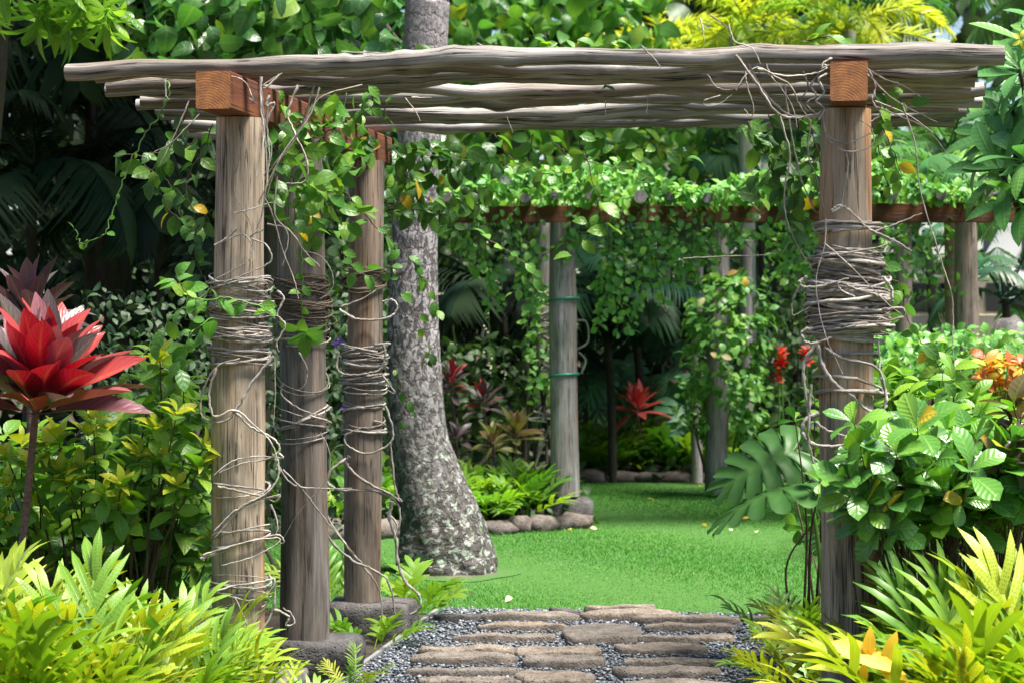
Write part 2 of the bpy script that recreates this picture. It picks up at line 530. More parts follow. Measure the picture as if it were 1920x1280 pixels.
def plain_mat(name, col, rough=.5, metal=0.0, spec=.5):
    m, nt, b, out = new_mat(name)
    n = noise_tex(nt, nd(nt, 'ShaderNodeTexCoord').outputs['Object'], 8.0, 4)
    nt.links.new(mixc(nt, n, tuple(c * .88 for c in col), tuple(min(1, c * 1.1) for c in col)), b.inputs['Base Color'])
    b.inputs['Roughness'].default_value = rough
    b.inputs['Metallic'].default_value = metal
    b.inputs['Specular IOR Level'].default_value = spec
    return m

M_ = {}
M_['fern'] = leaf_mat('fern_leaf', [(0, (.08, .22, .015)), (.3, (.17, .32, .013)), (.6, (.31, .40, .016)), (.85, (.45, .46, .02)), (1, (.14, .29, .03))], .40, .28, .3, 1.0, 0, .3, dots=True)
M_['fern_far'] = leaf_mat('fern_leaf_far', [(0, (.07, .21, .02)), (.6, (.14, .31, .02)), (1, (.24, .38, .02))], .45, .38, .25, 1.0, 0, .2)  # greener, less yellow fern colour for the more distant ferns
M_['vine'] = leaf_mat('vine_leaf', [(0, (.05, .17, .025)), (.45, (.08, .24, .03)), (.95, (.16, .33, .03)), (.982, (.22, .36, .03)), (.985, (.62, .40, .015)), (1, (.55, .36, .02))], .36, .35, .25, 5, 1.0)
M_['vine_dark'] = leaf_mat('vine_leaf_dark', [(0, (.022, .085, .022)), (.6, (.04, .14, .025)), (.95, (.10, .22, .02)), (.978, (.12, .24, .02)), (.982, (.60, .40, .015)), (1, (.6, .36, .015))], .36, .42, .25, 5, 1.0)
M_['mat'] = leaf_mat('pergola_vine_leaf', [(0, (.07, .24, .06)), (.5, (.13, .35, .07)), (1, (.24, .45, .07))], .36, .24, .15, 4, 1.0)
M_['shrub'] = leaf_mat('shrub_leaf', [(0, (.06, .19, .015)), (.5, (.11, .28, .018)), (1, (.22, .40, .022))], .36, .35, .35, 8, 1.4)
M_['yellow'] = leaf_mat('young_leaf', [(0, (.45, .48, .02)), (.5, (.60, .58, .03)), (1, (.34, .44, .02))], .40, .40, .25, 8, 1.4)
M_['glossy'] = leaf_mat('glossy_leaf', [(0, (.04, .17, .03)), (.5, (.08, .26, .03)), (.95, (.18, .37, .03)), (.972, (.2, .36, .02)), (.978, (.65, .40, .015)), (1, (.62, .36, .015))], .27, .28, .45, 8, 1.5, .35, spec=.6)
M_['ti'] = leaf_mat('red_ti_leaf', [(0, (.26, .004, .026)), (.35, (.44, .006, .036)), (.65, (.36, .010, .045)), (.85, (.24, .05, .10)), (1, (.32, .10, .17))], .38, .10, .25, 12, 2.5, .4, spec=.6, mottle=.15)  # pink end stops stand for sky sheen, put into the leaf colour
M_['ti_purple'] = leaf_mat('purple_ti_leaf', [(0, (.045, .012, .034)), (.6, (.07, .026, .06)), (1, (.11, .055, .10))], .36, .18, .2, 12, 2.5, .4, spec=.6, mottle=.1)
M_['ti_pink'] = leaf_mat('pink_ti_leaf', [(0, (.55, .04, .07)), (.6, (.62, .08, .10)), (1, (.35, .02, .05))], .35, .25, .2, 12, 2.5)
M_['ti_olive'] = leaf_mat('olive_ti_leaf', [(0, (.12, .13, .03)), (.5, (.17, .08, .05)), (1, (.22, .24, .06))], .35, .25, .2, 12, 2.5)
M_['canopy'] = leaf_mat('broad_canopy_leaf', [(0, (.018, .085, .028)), (.5, (.04, .16, .04)), (.85, (.09, .25, .04)), (1, (.22, .36, .04))], .30, .32, .35, 6, 1.2, spec=.6)
M_['canopy2'] = leaf_mat('light_canopy_leaf', [(0, (.05, .18, .04)), (.5, (.10, .29, .05)), (.9, (.18, .38, .05)), (1, (.40, .44, .04))], .35, .40, .25, 6, 1.2)
M_['mango'] = leaf_mat('lance_canopy_leaf', [(0, (.05, .17, .015)), (.5, (.11, .28, .02)), (1, (.24, .42, .03))], .36, .38, .35, 10, 1.2)
M_['dark'] = leaf_mat('shade_leaf', [(0, (.005, .02, .011)), (.6, (.010, .036, .019)), (1, (.02, .062, .028))], .5, .15, .2, 6, 1.2, spec=.25)  # near-black green: the deep shade is put into the leaf colour
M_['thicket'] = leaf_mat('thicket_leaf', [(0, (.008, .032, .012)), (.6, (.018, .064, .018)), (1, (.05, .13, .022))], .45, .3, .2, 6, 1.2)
M_['palm_shaded'] = leaf_mat('shaded_palm_leaflet', [(0, (.004, .014, .009)), (.6, (.007, .025, .015)), (1, (.013, .04, .022))], .55, .12, .0, 1, 0, 0, spec=.25)  # leaflets darkened well below palm green, so shade is part of the colour
M_['palm_mid'] = leaf_mat('palm_leaflet', [(0, (.014, .06, .034)), (.6, (.026, .10, .05)), (1, (.05, .15, .055))], .38, .25, .0, 1, 0, 0)
M_['palm_yellow'] = leaf_mat('golden_palm_leaflet', [(0, (.18, .34, .02)), (.5, (.34, .45, .025)), (1, (.52, .54, .035))], .42, .4, .0, 1, 0, 0)
M_['palm_grey'] = leaf_mat('grey_palm_leaflet', [(0, (.06, .19, .06)), (.5, (.10, .27, .07)), (1, (.20, .38, .08))], .38, .3, .0, 1, 0, 0)
M_['monstera'] = leaf_mat('split_leaf', [(0, (.028, .12, .022)), (1, (.04, .16, .025))], .42, .28, .2, 4, 1.0, spec=.35)
M_['monstera_far'] = leaf_mat('split_leaf_far', [(0, (.05, .19, .10)), (1, (.10, .28, .12))], .45, .2, .2, 4, 1.0, spec=.35)
M_['plumeria'] = leaf_mat('plumeria_leaf', [(0, (.05, .20, .06)), (.6, (.08, .26, .07)), (1, (.16, .36, .08))], .34, .3, .4, 12, .8, .3)
M_['croton_red'] = leaf_mat('croton_leaf', [(0, (.50, .05, .02)), (.4, (.62, .20, .02)), (.7, (.60, .42, .03)), (1, (.25, .32, .03))], .4, .3, .2, 8, 1.2)
M_['croton_dark'] = leaf_mat('bronze_leaf', [(0, (.05, .025, .02)), (.6, (.09, .04, .02)), (1, (.07, .07, .025))], .34, .25, .3, 9, 1.3)
M_['flower_red'] = leaf_mat('red_bract', [(0, (.55, .01, .02)), (1, (.65, .03, .04))], .5, .3, 0, 1, 0, 0)
M_['flower_white'] = leaf_mat('white_petal', [(0, (.75, .74, .62)), (1, (.8, .8, .75))], .6, .3, 0, 1, 0, 0)
M_['flower_purple'] = leaf_mat('purple_petal', [(0, (.12, .02, .45)), (1, (.18, .04, .5))], .6, .3, 0, 1, 0, 0)
M_['fallen'] = leaf_mat('fallen_leaf', [(0, (.70, .42, .02)), (.4, (.62, .50, .10)), (.7, (.42, .20, .05)), (1, (.72, .66, .40))], .6, .3, .3, 8, 1.2)
M_['yellow_frond'] = leaf_mat('yellow_fern_leaf', [(0, (.80, .46, .012)), (1, (.80, .46, .012))], .5, .35, .3, 1, 0, .3, mottle=.4)
M_['grass'] = leaf_mat('grass_blade', [(0, (.03, .16, .012)), (.5, (.045, .215, .016)), (.92, (.07, .27, .02)), (1, (.16, .28, .04))], .6, .35, 0, 1, 0, 0)

M_['post_brown'] = wood_mat('brown_post_wood', (.31, .25, .20), (.16, .13, .105), (.32, .17, .08), .4, (34, 3.0), .8)
M_['post_shaded'] = wood_mat('shaded_grey_post_wood', (.32, .285, .25), (.155, .135, .12), (.26, .15, .08), .35, (34, 3.0), .7)  # greyer wood, also darkened so the middle post's shade sits in the colour
M_['post'] = wood_mat('post_wood', (.58, .465, .34), (.25, .20, .15), (.55, .26, .085), .62, (34, 3.0), .8, tone_lo=.88)
M_['post_far'] = wood_mat('silver_post_wood', (.40, .37, .37), (.22, .20, .20), (.36, .22, .14), .35, (34, 3.0), .7)
M_['pole'] = wood_mat('driftwood', (.60, .57, .54), (.21, .185, .16), (.24, .165, .10), .6, (46, 2.0), 1.0, .7, .6)
M_['strand'] = wood_mat('dry_vine', (.68, .63, .58), (.40, .35, .30), (.30, .21, .14), .4, (110, 26.0), .3, .75, .9)
M_['strand_brown'] = wood_mat('brown_vine', (.26, .20, .15), (.13, .10, .075), (.22, .13, .08), .4, (90, 6.0), .3, .7, .4)
M_['beam'] = wood_mat('red_timber', (.25, .085, .042), (.13, .042, .024), (.36, .13, .05), .6, (22, 1.6), .5, .7, .3)
def end_grain(name, c1, c2, c3):
    m, nt, b, out = new_mat(name)
    uv = nd(nt, 'ShaderNodeTexCoord').outputs['UV']
    n1 = noise_tex(nt, uv, 24, 4, .6)
    n2 = noise_tex(nt, uv, 160, 4, .7)
    sx = nd(nt, 'ShaderNodeSeparateXYZ', {0: uv})
    dx = mth(nt, 'SUBTRACT', sx.outputs[0], .33); dy = mth(nt, 'ADD', sx.outputs[1], .03)
    d = mth(nt, 'ADD', mth(nt, 'SQRT', mth(nt, 'ADD', mth(nt, 'MULTIPLY', dx, dx), mth(nt, 'MULTIPLY', dy, dy))), mth(nt, 'MULTIPLY', n1, .006))
    rg = mth(nt, 'SINE', mth(nt, 'MULTIPLY', d, 620.0))
    col = mixc(nt, nd(nt, 'ShaderNodeMapRange', {0: n1, 1: .38, 2: .62}).outputs[0], c1, c2)
    col = mixc(nt, mth(nt, 'MULTIPLY', nd(nt, 'ShaderNodeMapRange', {0: rg, 1: -.4, 2: 1.0}).outputs[0], .10), col, c3)
    col = mixc(nt, mth(nt, 'MULTIPLY', nd(nt, 'ShaderNodeMapRange', {0: n2, 1: .58, 2: .72}).outputs[0], .7), col, (.07, .03, .015))
    bp = nd(nt, 'ShaderNodeBump', {'Strength': .5, 'Distance': .004, 'Height': mth(nt, 'ADD', n2, mth(nt, 'MULTIPLY', rg, .08))})
    nt.links.new(col, b.inputs['Base Color']); nt.links.new(bp.outputs[0], b.inputs['Normal'])
    b.inputs['Roughness'].default_value = .75
    return m
M_['beam_end'] = end_grain('cut_timber_end', (.40, .155, .045), (.26, .10, .035), (.20, .07, .022))
M_['far_beam'] = wood_mat('far_red_timber', (.20, .072, .034), (.10, .036, .02), (.26, .10, .045), .6, (22, 1.6), .3, .7, .3)
M_['rafter'] = wood_mat('grey_rafter', (.26, .25, .245), (.12, .115, .11), (.25, .2, .16), .3, (40, 3), .6)
M_['bark'] = wood_mat('dark_bark', (.10, .085, .07), (.045, .038, .03), (.10, .07, .05), .4, (30, 6), .6)
M_['twig'] = wood_mat('brown_twig', (.16, .12, .08), (.08, .06, .04), (.18, .10, .06), .4, (60, 8), .3)
M_['green_stem'] = plain_mat('green_stem', (.09, .20, .03), .5)
M_['red_stem'] = plain_mat('red_stem', (.20, .05, .05), .5)
M_['ti_stem'] = wood_mat('ringed_stem', (.24, .17, .15), (.10, .06, .06), (.28, .10, .09), .5, (20, 60), .3)
M_['stone'] = rock_mat('brown_lava_stone', (.29, .235, .19), (.17, .14, .115), (.43, .355, .295), 14, 1.0)
M_['darkstone'] = rock_mat('dark_lava_stone', (.14, .125, .12), (.065, .06, .06), (.24, .22, .21), 10)
M_['edgestone'] = rock_mat('edging_lava_stone', (.15, .12, .105), (.075, .06, .058), (.24, .20, .18), 9)
M_['pebble'] = rock_mat('slate_pebble', (.085, .09, .10), (.05, .054, .062), (.16, .165, .18), 3, .1, .38)
M_['kerb'] = plain_mat('grey_edging', (.22, .22, .22), .8)
M_['band'] = plain_mat('green_tie', (.01, .16, .10), .45)
# ------------------------------------------------------------------ the setting: ground, lawn, path
def ground_z(x, y):
    t = np.clip((np.asarray(y) - 23.0) / 6.0, 0, 1)
    return 1.05 * t * t * (3 - 2 * t)

def sheet(name, xs, ys, zf, mat, kind='structure', label=None):
    X, Y = np.meshgrid(xs, ys)
    V = np.stack([X, Y, zf(X, Y)], -1).reshape(-1, 3)
    i = np.arange(X.size).reshape(X.shape)
    Q = np.stack([i[:-1, :-1], i[:-1, 1:], i[1:, 1:], i[1:, :-1]], -1).reshape(-1, 4)
    o = put(name, mesh_of(name, geo(V, Q, None, V[:, :2]), mat))
    return tag(o, kind=kind)

def soil_mat(name, c1, c2, c3, rim=None):
    m, nt, b, out = new_mat(name)
    co = nd(nt, 'ShaderNodeTexCoord').outputs['Object']
    n1 = noise_tex(nt, co, 7, 6, .65); n2 = noise_tex(nt, co, 60, 5, .7)
    col = mixc(nt, nd(nt, 'ShaderNodeMapRange', {0: n2, 1: .4, 2: .65}).outputs[0], ramp(nt, n1, [(.35, c1), (.65, c2)]), c3)
    if rim:
        t = nd(nt, 'ShaderNodeAttribute', attribute_name='tint').outputs['Fac']
        col = mixc(nt, nd(nt, 'ShaderNodeMapRange', {0: mth(nt, 'ADD', t, mth(nt, 'MULTIPLY', mth(nt, 'SUBTRACT', noise_tex(nt, co, 16, 5, .7), .5), 1.3)), 1: .55, 2: .80}).outputs[0], col, rim)
    bp = nd(nt, 'ShaderNodeBump', {'Strength': .9, 'Distance': .02, 'Height': n2})
    nt.links.new(col, b.inputs['Base Color']); nt.links.new(bp.outputs[0], b.inputs['Normal'])
    b.inputs['Roughness'].default_value = .95
    return m
M_['soil'] = soil_mat('dark_soil', (.03, .022, .016), (.06, .045, .03), (.09, .065, .045))
M_['litter'] = soil_mat('leaf_litter_soil', (.07, .055, .042), (.17, .135, .105), (.05, .10, .02), (.045, .14, .016))
M_['bedgravel'] = soil_mat('gravel_bed', (.03, .032, .036), (.05, .053, .06), (.09, .095, .11))
M_['turf'] = soil_mat('turf', (.03, .10, .012), (.045, .14, .016), (.06, .16, .02))

xs = np.concatenate([[-400, -120, -40], np.arange(-20, 20.1, 1.0), [40, 120, 400]])
ys = np.concatenate([[-60, -20], np.arange(0, 40.1, 1.0), [60, 140, 420, 900]])
sheet('ground', xs, ys, ground_z, M_['soil'])

# gravel path bed, running under the near pergola along its axis
AX = np.array((.1490, .9888)); RW = np.array((.9888, -.1490))       # pergola axis and row direction
PL, PR = np.array((-1.065, 8.35)), np.array((1.26, 8.0))             # front left / right post
path_l0 = np.array((-.368, 11.33))
def path_uv(x, y):
    d = np.stack([np.asarray(x) - path_l0[0], np.asarray(y) - path_l0[1]], -1)
    return d @ np.array((.9880, -.1545)), d @ np.array((.1545, .9880))
pc = [path_l0 + a * np.array((.9880, -.1545)) + b * np.array((.1545, .9880)) for a, b in ((-.05, -4.2), (1.95, -4.2), (1.95, .12), (-.05, .12))]
path = put('path', mesh_of('path', geo([(q[0], q[1], .008) for q in pc], [(0, 1, 2, 3)]), M_['bedgravel']))
tag(path, kind='structure')

# lawn
def edge_y(x):                        # front edge of the lawn follows the end of the path
    return 11.30 - .155 * (x + .3)
def in_lawn(x, y):
    left_bed = (y > 15.35 + .32 * (x + 1.2)) & (x < .60)
    back_bed = (y > 15.9) & (x < .62)
    return (y > edge_y(x)) & (y < 20.45) & ~left_bed & ~back_bed & (x > -2.6) & (x < 4.0)
lx, ly = np.arange(-2.6, 4.01, .1), np.arange(10.6, 20.51, .1)
X, Y = np.meshgrid(lx, ly)
keep = in_lawn(X[:-1, :-1] + .05, Y[:-1, :-1] + .05)
V = np.stack([X, Y, np.full(X.shape, .006)], -1).reshape(-1, 3)
i = np.arange(X.size).reshape(X.shape)
Q = np.stack([i[:-1, :-1], i[:-1, 1:], i[1:, 1:], i[1:, :-1]], -1)[keep]
tag(put('lawn', mesh_of('lawn', geo(V, Q, None, V[:, :2]), M_['turf'])), kind='structure')

TRX, TRY = -.41, 13.15                                               # coconut palm base
def bare(x, y):
    r = np.hypot((x - TRX - .04) / 1.25, (y - TRY + .12)) + .10 * np.sin(x * 9 + y * 5)
    return r
# litter patch round the palm
a = np.linspace(0, 2 * math.pi, 49)[:-1]
ring = [np.stack([TRX + .04 + 1.05 * r * np.cos(a) * (1 + .12 * np.sin(3 * a + r)), TRY - .12 + r * np.sin(a) * (1 + .1 * np.cos(5 * a)), np.full(48, .011 + .05 * (.38 - r))], -1) for r in (.05, .18, .29, .38)]
V = np.concatenate(ring); Q = []
for k in range(3):
    for j in range(48):
        Q.append((k * 48 + j, k * 48 + (j + 1) % 48, (k + 1) * 48 + (j + 1) % 48, (k + 1) * 48 + j))
tag(put('soil_patch', mesh_of('soil_patch', geo(V, np.array(Q)[:, ::-1], None, V[:, :2]), M_['litter'], True, np.repeat((0, .4, .75, 1.0), 48))), kind='structure')

def blades(n, box, lo, hi, wid, cond, name, seed):
    rs = np.random.default_rng(seed)
    x = rs.uniform(box[0], box[1], n); y = box[2] + (box[3] - box[2]) * rs.random(n) ** 1.35
    px, py = proj(np.stack([x, y, np.zeros(n)], -1))
    k = cond(x, y, rs) & (px > -80) & (px < 2000)
    x, y = x[k], y[k]; n = len(x)
    h = rs.uniform(lo, hi, n) * (1 + .35 * np.sin(x * 2.1 + y * 1.3)); az = rs.uniform(0, 6.283, n); ln = rs.uniform(.15, .95, n) * h
    w = wid * rs.uniform(.7, 1.3, n) * (1 + (y - 11) * .07)
    d = np.stack([np.cos(az), np.sin(az)], -1); sd = np.stack([-d[:, 1], d[:, 0]], -1) * w[:, None] / 2
    V = np.zeros((n, 5, 3))
    b0 = np.stack([x, y], -1)
    V[:, 0, :2], V[:, 1, :2] = b0 - sd, b0 + sd
    V[:, 2, :2], V[:, 3, :2] = b0 + d * ln[:, None] * .35 + sd * .8, b0 + d * ln[:, None] * .35 - sd * .8
    V[:, 4, :2] = b0 + d * ln[:, None]
    V[:, :2, 2] = .004; V[:, 2:4, 2] = (h * .62)[:, None]; V[:, 4, 2] = h
    o = np.arange(n)[:, None] * 5
    Q = o + np.array([0, 1, 2, 3]); T = o + np.array([3, 2, 4])
    patch = .22 * np.sin(x * 1.7 + 2 * np.sin(y * .9)) + .16 * np.sin(y * 2.3 + x)
    tint = np.repeat(np.clip(rs.random(n) * .55 + .20 + patch * .6, 0, .99), 5)
    ob = put(name, mesh_of(name, geo(V.reshape(-1, 3), Q, T), M_['grass'], True, tint))
    return tag(ob, 'short mown green lawn grass between the path and the planted beds', 'grass', kind='stuff')
def lawn_cond(x, y, rs):
    r = bare(x, y)
    return in_lawn(x, y) & (rs.random(len(x)) < np.clip((r - .24) / .22, .15, 1))
blades(300000, (-2.4, 3.6, 10.6, 20.4), .011, .022, .0040, lawn_cond, 'grass', 3)

# pebbles of the path
def pebble_geo():
    V, Q, T = [(0, 0, -.5)], [], []
    for i, (z, r) in enumerate(((-.25, .8), (.15, 1.0), (.42, .62))):
        for j in range(6):
            t = (j + .5 * i) / 6 * 6.283
            V.append((math.cos(t) * r * .5, math.sin(t) * r * .5, z))
    V.append((0, 0, .5))
    for j in range(6):
        T.append((0, 1 + (j + 1) % 6, 1 + j)); T.append((19, 13 + j, 13 + (j + 1) % 6))
        for i in (0, 1):
            a_, b_ = 1 + 6 * i + j, 1 + 6 * i + (j + 1) % 6
            Q.append((a_, b_, b_ + 6, a_ + 6))
    return geo(V, Q, T)
n = 30000
x, y = RNG.uniform(-1.2, 2.0, n), RNG.uniform(8.7, 11.6, n)
pu, pv = path_uv(x, y)
k = (pu > .0) & (pu < 1.9) & (pv < .10)
x, y = x[k], y[k]
n = len(x)
sz = RNG.uniform(.012, .027, n)
az = RNG.uniform(0, 6.28, n)
M = frames(np.stack([x, y, .010 + RNG.random(n) * .016], -1), np.stack([np.cos(az), np.sin(az), RNG.normal(0, .25, n)], -1), RNG.normal(0, .28, (n, 3)) + (0, 0, 1), sz)
M[:, :3, 1] *= RNG.uniform(.55, .85, n)[:, None]; M[:, :3, 2] *= RNG.uniform(.35, .6, n)[:, None]
g = scatter(pebble_geo(), M)
m_, nt_, b_, _o = new_mat('grey_pebble')
at_ = nd(nt_, 'ShaderNodeAttribute', attribute_name='tint').outputs['Fac']
nt_.links.new(ramp(nt_, at_, [(0, (.055, .062, .075)), (.5, (.13, .145, .17)), (.9, (.25, .27, .31)), (1, (.45, .47, .5))]), b_.inputs['Base Color'])
b_.inputs['Roughness'].default_value = .42
M_['pebbles'] = m_
ob = put('gravel', mesh_of('gravel', g, m_, True, np.repeat(RNG.random(n), 20)))
tag(ob, 'loose dark grey gravel pebbles between the stepping stones', 'gravel', kind='stuff')

# stepping stones: (x0, x1, y0, y1) in photo pixels at their real ground position
def slab(x0, x1, y0, y1, h, seed):
    rs = np.random.default_rng(seed)
    Yb = FPX * (EYE - h) / (y0 - HOR)
    Yf = FPX * EYE / (y1 - HOR)
    Yf = min(Yf, Yb - .10)
    Yc = (Yb + Yf) / 2
    xa, xb = (x0 - 960) / FPX * Yc, (x1 - 960) / FPX * Yc
    n = 28
    t = np.arange(n) / n * 2 * math.pi
    ex = 2.9
    c, s = np.cos(t), np.sin(t)
    r = (np.abs(c) ** ex + np.abs(s) ** ex) ** (-1 / ex)
    r *= 1 + .16 * np.array([nz(math.cos(q) * 1.3 + seed, math.sin(q) * 1.3, seed * .7) for q in t]) + .09 * np.array([nz(math.cos(q) * 4 + seed, math.sin(q) * 4, 3) for q in t])
    ux, uy = r * c * (xb - xa) / 2 * .97, r * s * (Yb - Yf) / 2 * .90
    rings = [(1.0, -.03), (1.02, h * .45), (1.01, h * .82), (.975, h * .97), (.90, h * 1.0), (.66, h * 1.01), (.38, h * 1.0), (.14, h * .99)]
    V = []
    for q, z in rings:
        for j in range(n):
            xx, yy = ux[j] * q, uy[j] * q
            zz = z + (.016 * nz(xx * 6 + seed, yy * 6, seed) + .009 * nz(xx * 24, yy * 24, seed)) * (1 if z > h * .5 else 0)
            jit = 1 + .03 * nz(j * .9, z * 40, seed)
            V.append(((xa + xb) / 2 + xx * jit, Yc + yy * jit, zz))
    V.append(((xa + xb) / 2, Yc, h * 1.05))
    Q, T = [], []
    m = len(rings)
    for k in range(m - 1):
        for j in range(n):
            Q.append((k * n + j, k * n + (j + 1) % n, (k + 1) * n + (j + 1) % n, (k + 1) * n + j))
    for j in range(n):
        T.append(((m - 1) * n + j, (m - 1) * n + (j + 1) % n, m * n))
    return geo(V, Q, T)
stones = [(815, 902, 1149, 1166, .05, 1), (898, 1088, 1146, 1173, .055, 0), (1028, 1088, 1139, 1152, .06, 1), (1094, 1232, 1132, 1160, .075, 0),
          (1088, 1282, 1143, 1172, .06, 0), (1186, 1392, 1152, 1179, .06, 0), (1388, 1500, 1152, 1172, .05, 1), (895, 1062, 1166, 1191, .05, 0), (852, 1047, 1187, 1213, .05, 0),
          (1052, 1200, 1165, 1220, .055, 0), (1202, 1380, 1167, 1192, .05, 0), (1190, 1380, 1189, 1214, .05, 0), (785, 970, 1210, 1236, .05, 0),
          (768, 972, 1222, 1257, .055, 0), (966, 1122, 1210, 1244, .05, 0), (980, 1134, 1228, 1264, .06, 0), (1153, 1330, 1204, 1238, .05, 0),
          (1162, 1364, 1233, 1257, .05, 0), (764, 978, 1250, 1275, .05, 0), (1155, 1348, 1248, 1282, .055, 0), (782, 974, 1268, 1300, .05, 0),
          (962, 1118, 1254, 1300, .06, 0), (1175, 1374, 1272, 1310, .05, 0), (770, 960, 1296, 1335, .05, 0), (980, 1150, 1300, 1345, .05, 0)]
for q, (x0, x1, y0, y1, h, dk) in enumerate(stones):
    o = obj('stepping_stone', slab(x0, x1, y0, y1, h, 11 + q * 3), M_['darkstone' if dk else 'stone'], path)
# thin metal edging along the left of the path
e0, e1 = path_l0 + np.array((-.02, 0)), path_l0 - 3.2 * np.array((.1545, .9880))
kb = [(e0[0], e0[1]), (e0[0] - .022, e0[1]), (e1[0] - .022, e1[1]), (e1[0], e1[1])]
V = [(a_, b_, z_) for z_ in (-.02, .026) for a_, b_ in kb]
o = obj('kerb', geo(V, [(4, 5, 6, 7)[::-1], (0, 1, 5, 4), (1, 2, 6, 5), (2, 3, 7, 6), (3, 0, 4, 7)]), M_['kerb'], path, smooth=False)
def rock(c, size, seed, sub=2, rot=0.0, boxy=.5, amp=.18):
    bm = bmesh.new()
    bmesh.ops.create_icosphere(bm, subdivisions=sub, radius=1.0)
    cr, sr = math.cos(rot), math.sin(rot)
    for v in bm.verts:
        p = v.co
        m = max(abs(p.x), abs(p.y), abs(p.z))
        p = p * (1 - boxy) + (p / m) * boxy * .9
        d = 1 + amp * nz(p.x * 1.4 + seed, p.y * 1.4, p.z * 1.4) + amp * .5 * nz(p.x * 3.5, p.y * 3.5 + seed, p.z * 3.5)
        q = Vector((p.x * size[0] * d, p.y * size[1] * d, p.z * size[2] * d))
        v.co = Vector((c[0] + q.x * cr - q.y * sr, c[1] + q.x * sr + q.y * cr, c[2] + q.z))
    bm.verts.index_update()
    V = [v.co[:] for v in bm.verts]; T = [[v.index for v in f.verts] for f in bm.faces]
    bm.free()
    return geo(V, None, T)

# ------------------------------------------------------------------ the near pergola
def box_piece(L, w, h, seed=0):
    """beam along +X from 0, bottom at z=0, centred on y; slightly eased edges; UV in metres"""
    n = 16
    e = .005
    prof = [(-w / 2 + e, 0), (w / 2 - e, 0), (w / 2, e), (w / 2, h - e), (w / 2 - e, h), (-w / 2 + e, h), (-w / 2, h - e), (-w / 2, e)]
    V, UV = [], []
    per = np.concatenate([[0], np.cumsum([math.dist(prof[j], prof[(j + 1) % 8]) for j in range(8)])])
    for i_ in range(n + 1):
        x = L * i_ / n
        for j in range(9):
            a_, b_ = prof[j % 8]
            V.append((x, a_ + .0025 * nz(x * 3, seed, a_), b_ + .002 * nz(x * 3, seed + 4, b_))); UV.append((per[j], x))
    idx = np.arange((n + 1) * 9).reshape(n + 1, 9)
    Q = np.stack([idx[:-1, :-1], idx[1:, :-1], idx[1:, 1:], idx[:-1, 1:]], -1).reshape(-1, 4)
    side = geo(V, Q[:, ::-1], None, UV)
    return side, prof

pergola = thing('pergola', 'near pergola of thick round posts carrying red beams and a roof of grey driftwood poles', 'pergola', (float(PL[0]), float(PL[1]), 0))
def at(p0, s, t=0.0):
    q = p0 + s * AX + t * RW
    return q
POSTS = {}
def post_geo(base, top, r0, r1, seed, k=40, n=46, crack=None, knot=None):
    t = np.linspace(0, 1, n)[:, None]
    p = np.array(base) * (1 - t) + np.array(top) * t
    p[:, 0] += .010 * np.sin(t[:, 0] * 3.1 + seed); p[:, 1] += .008 * np.sin(t[:, 0] * 2.3 + seed * 2)
    rad = r0 + (r1 - r0) * t[:, 0] + .003 * np.sin(t[:, 0] * 9 + seed)
    def rf(L, a_):
        d = 1 + .035 * nz(math.cos(a_) * 1.2 + seed, math.sin(a_) * 1.2, L * .9) + .012 * nz(math.cos(a_) * 5, math.sin(a_) * 5 + seed, L * 2.5)
        if crack and crack[1] < L < crack[2]:
            w = abs((a_ - crack[0] - .05 * math.sin(L * 4) + math.pi) % (2 * math.pi) - math.pi)
            if w < .13: d -= .10 * (1 - w / .13)
        if knot:
            for (ka, kl, kr, kh) in knot:
                w = abs((a_ - ka + math.pi) % (2 * math.pi) - math.pi) * r0
                q = math.hypot(w, L - kl) / kr
                if q < 1: d += kh * (1 - q * q)
        return d
    return tube(p, rad, k, True, rf)
# frame angle of the camera-facing side in tube(): u points away from the viewer, so pi faces it
for key, p0, s, rb, rt, bz, cr, kn in (('fl', PL, 0, .108, .096, .15, (2.8, .05, .9), None), ('ml', PL, .99, .106, .096, .15, (3.4, .1, 1.4), None), ('bl', PL, 2.24, .094, .086, .17, None, None),
                                   ('fr', PR, 0, .106, .096, .15, (3.30, .05, .72), [(4.62, .55, .07, .28)]), ('mr', PR, .99, .104, .094, .15, None, None), ('br', PR, 2.24, .09, .082, .17, None, None)):
    b = at(p0, s)
    POSTS[key] = (float(b[0]), float(b[1]), bz, 2.345, (rb + rt) / 2)
    obj('post', post_geo((b[0], b[1], bz), (b[0], b[1], 2.343), rb, rt, len(POSTS) * 3.7, crack=cr, knot=kn), M_[{'ml': 'post_shaded', 'bl': 'post_brown'}.get(key, 'post')], pergola)  # left middle and rear posts: darker wood colours include their shade
    sz = (.235, .20, .125)
    g = rock((b[0] + .03, b[1] + .03, .058), sz, 5 + len(POSTS) * 7, 4, -.15, .93, .07)
    obj('stone_footing', g, M_['darkstone'], pergola)
ANG = math.atan2(AX[1], AX[0])
for p0, tilt, s0 in ((PL, 0, -.36), (PR, 0, -.30)):
    b = at(p0, s0)
    side, prof = box_piece(2.95, .134, .141, 3 if p0 is PL else 9)
    MB = Matrix.Translation((b[0], b[1], 2.346)) @ Matrix.Rotation(ANG, 4, 'Z')
    bo = obj('beam', xf(side, MB), M_['beam'], pergola, smooth=False)
    capV = [(-.0015, a_, z_) for a_, z_ in prof] + [(-.0015, 0, .07)]
    cap = geo(capV, None, [(j, 8, (j + 1) % 8) for j in range(8)], [(a_ + .3, z_) for _, a_, z_ in capV])
    obj('end_face', xf(cap, MB), M_['beam_end'], bo, smooth=False)
    capV = [(2.9515, a_, z_) for a_, z_ in prof] + [(2.9515, 0, .07)]
    obj('end_face', xf(geo(capV, None, [(j, (j + 1) % 8, 8) for j in range(8)], [(a_ + .3, z_) for _, a_, z_ in capV]), MB), M_['beam_end'], bo, smooth=False)

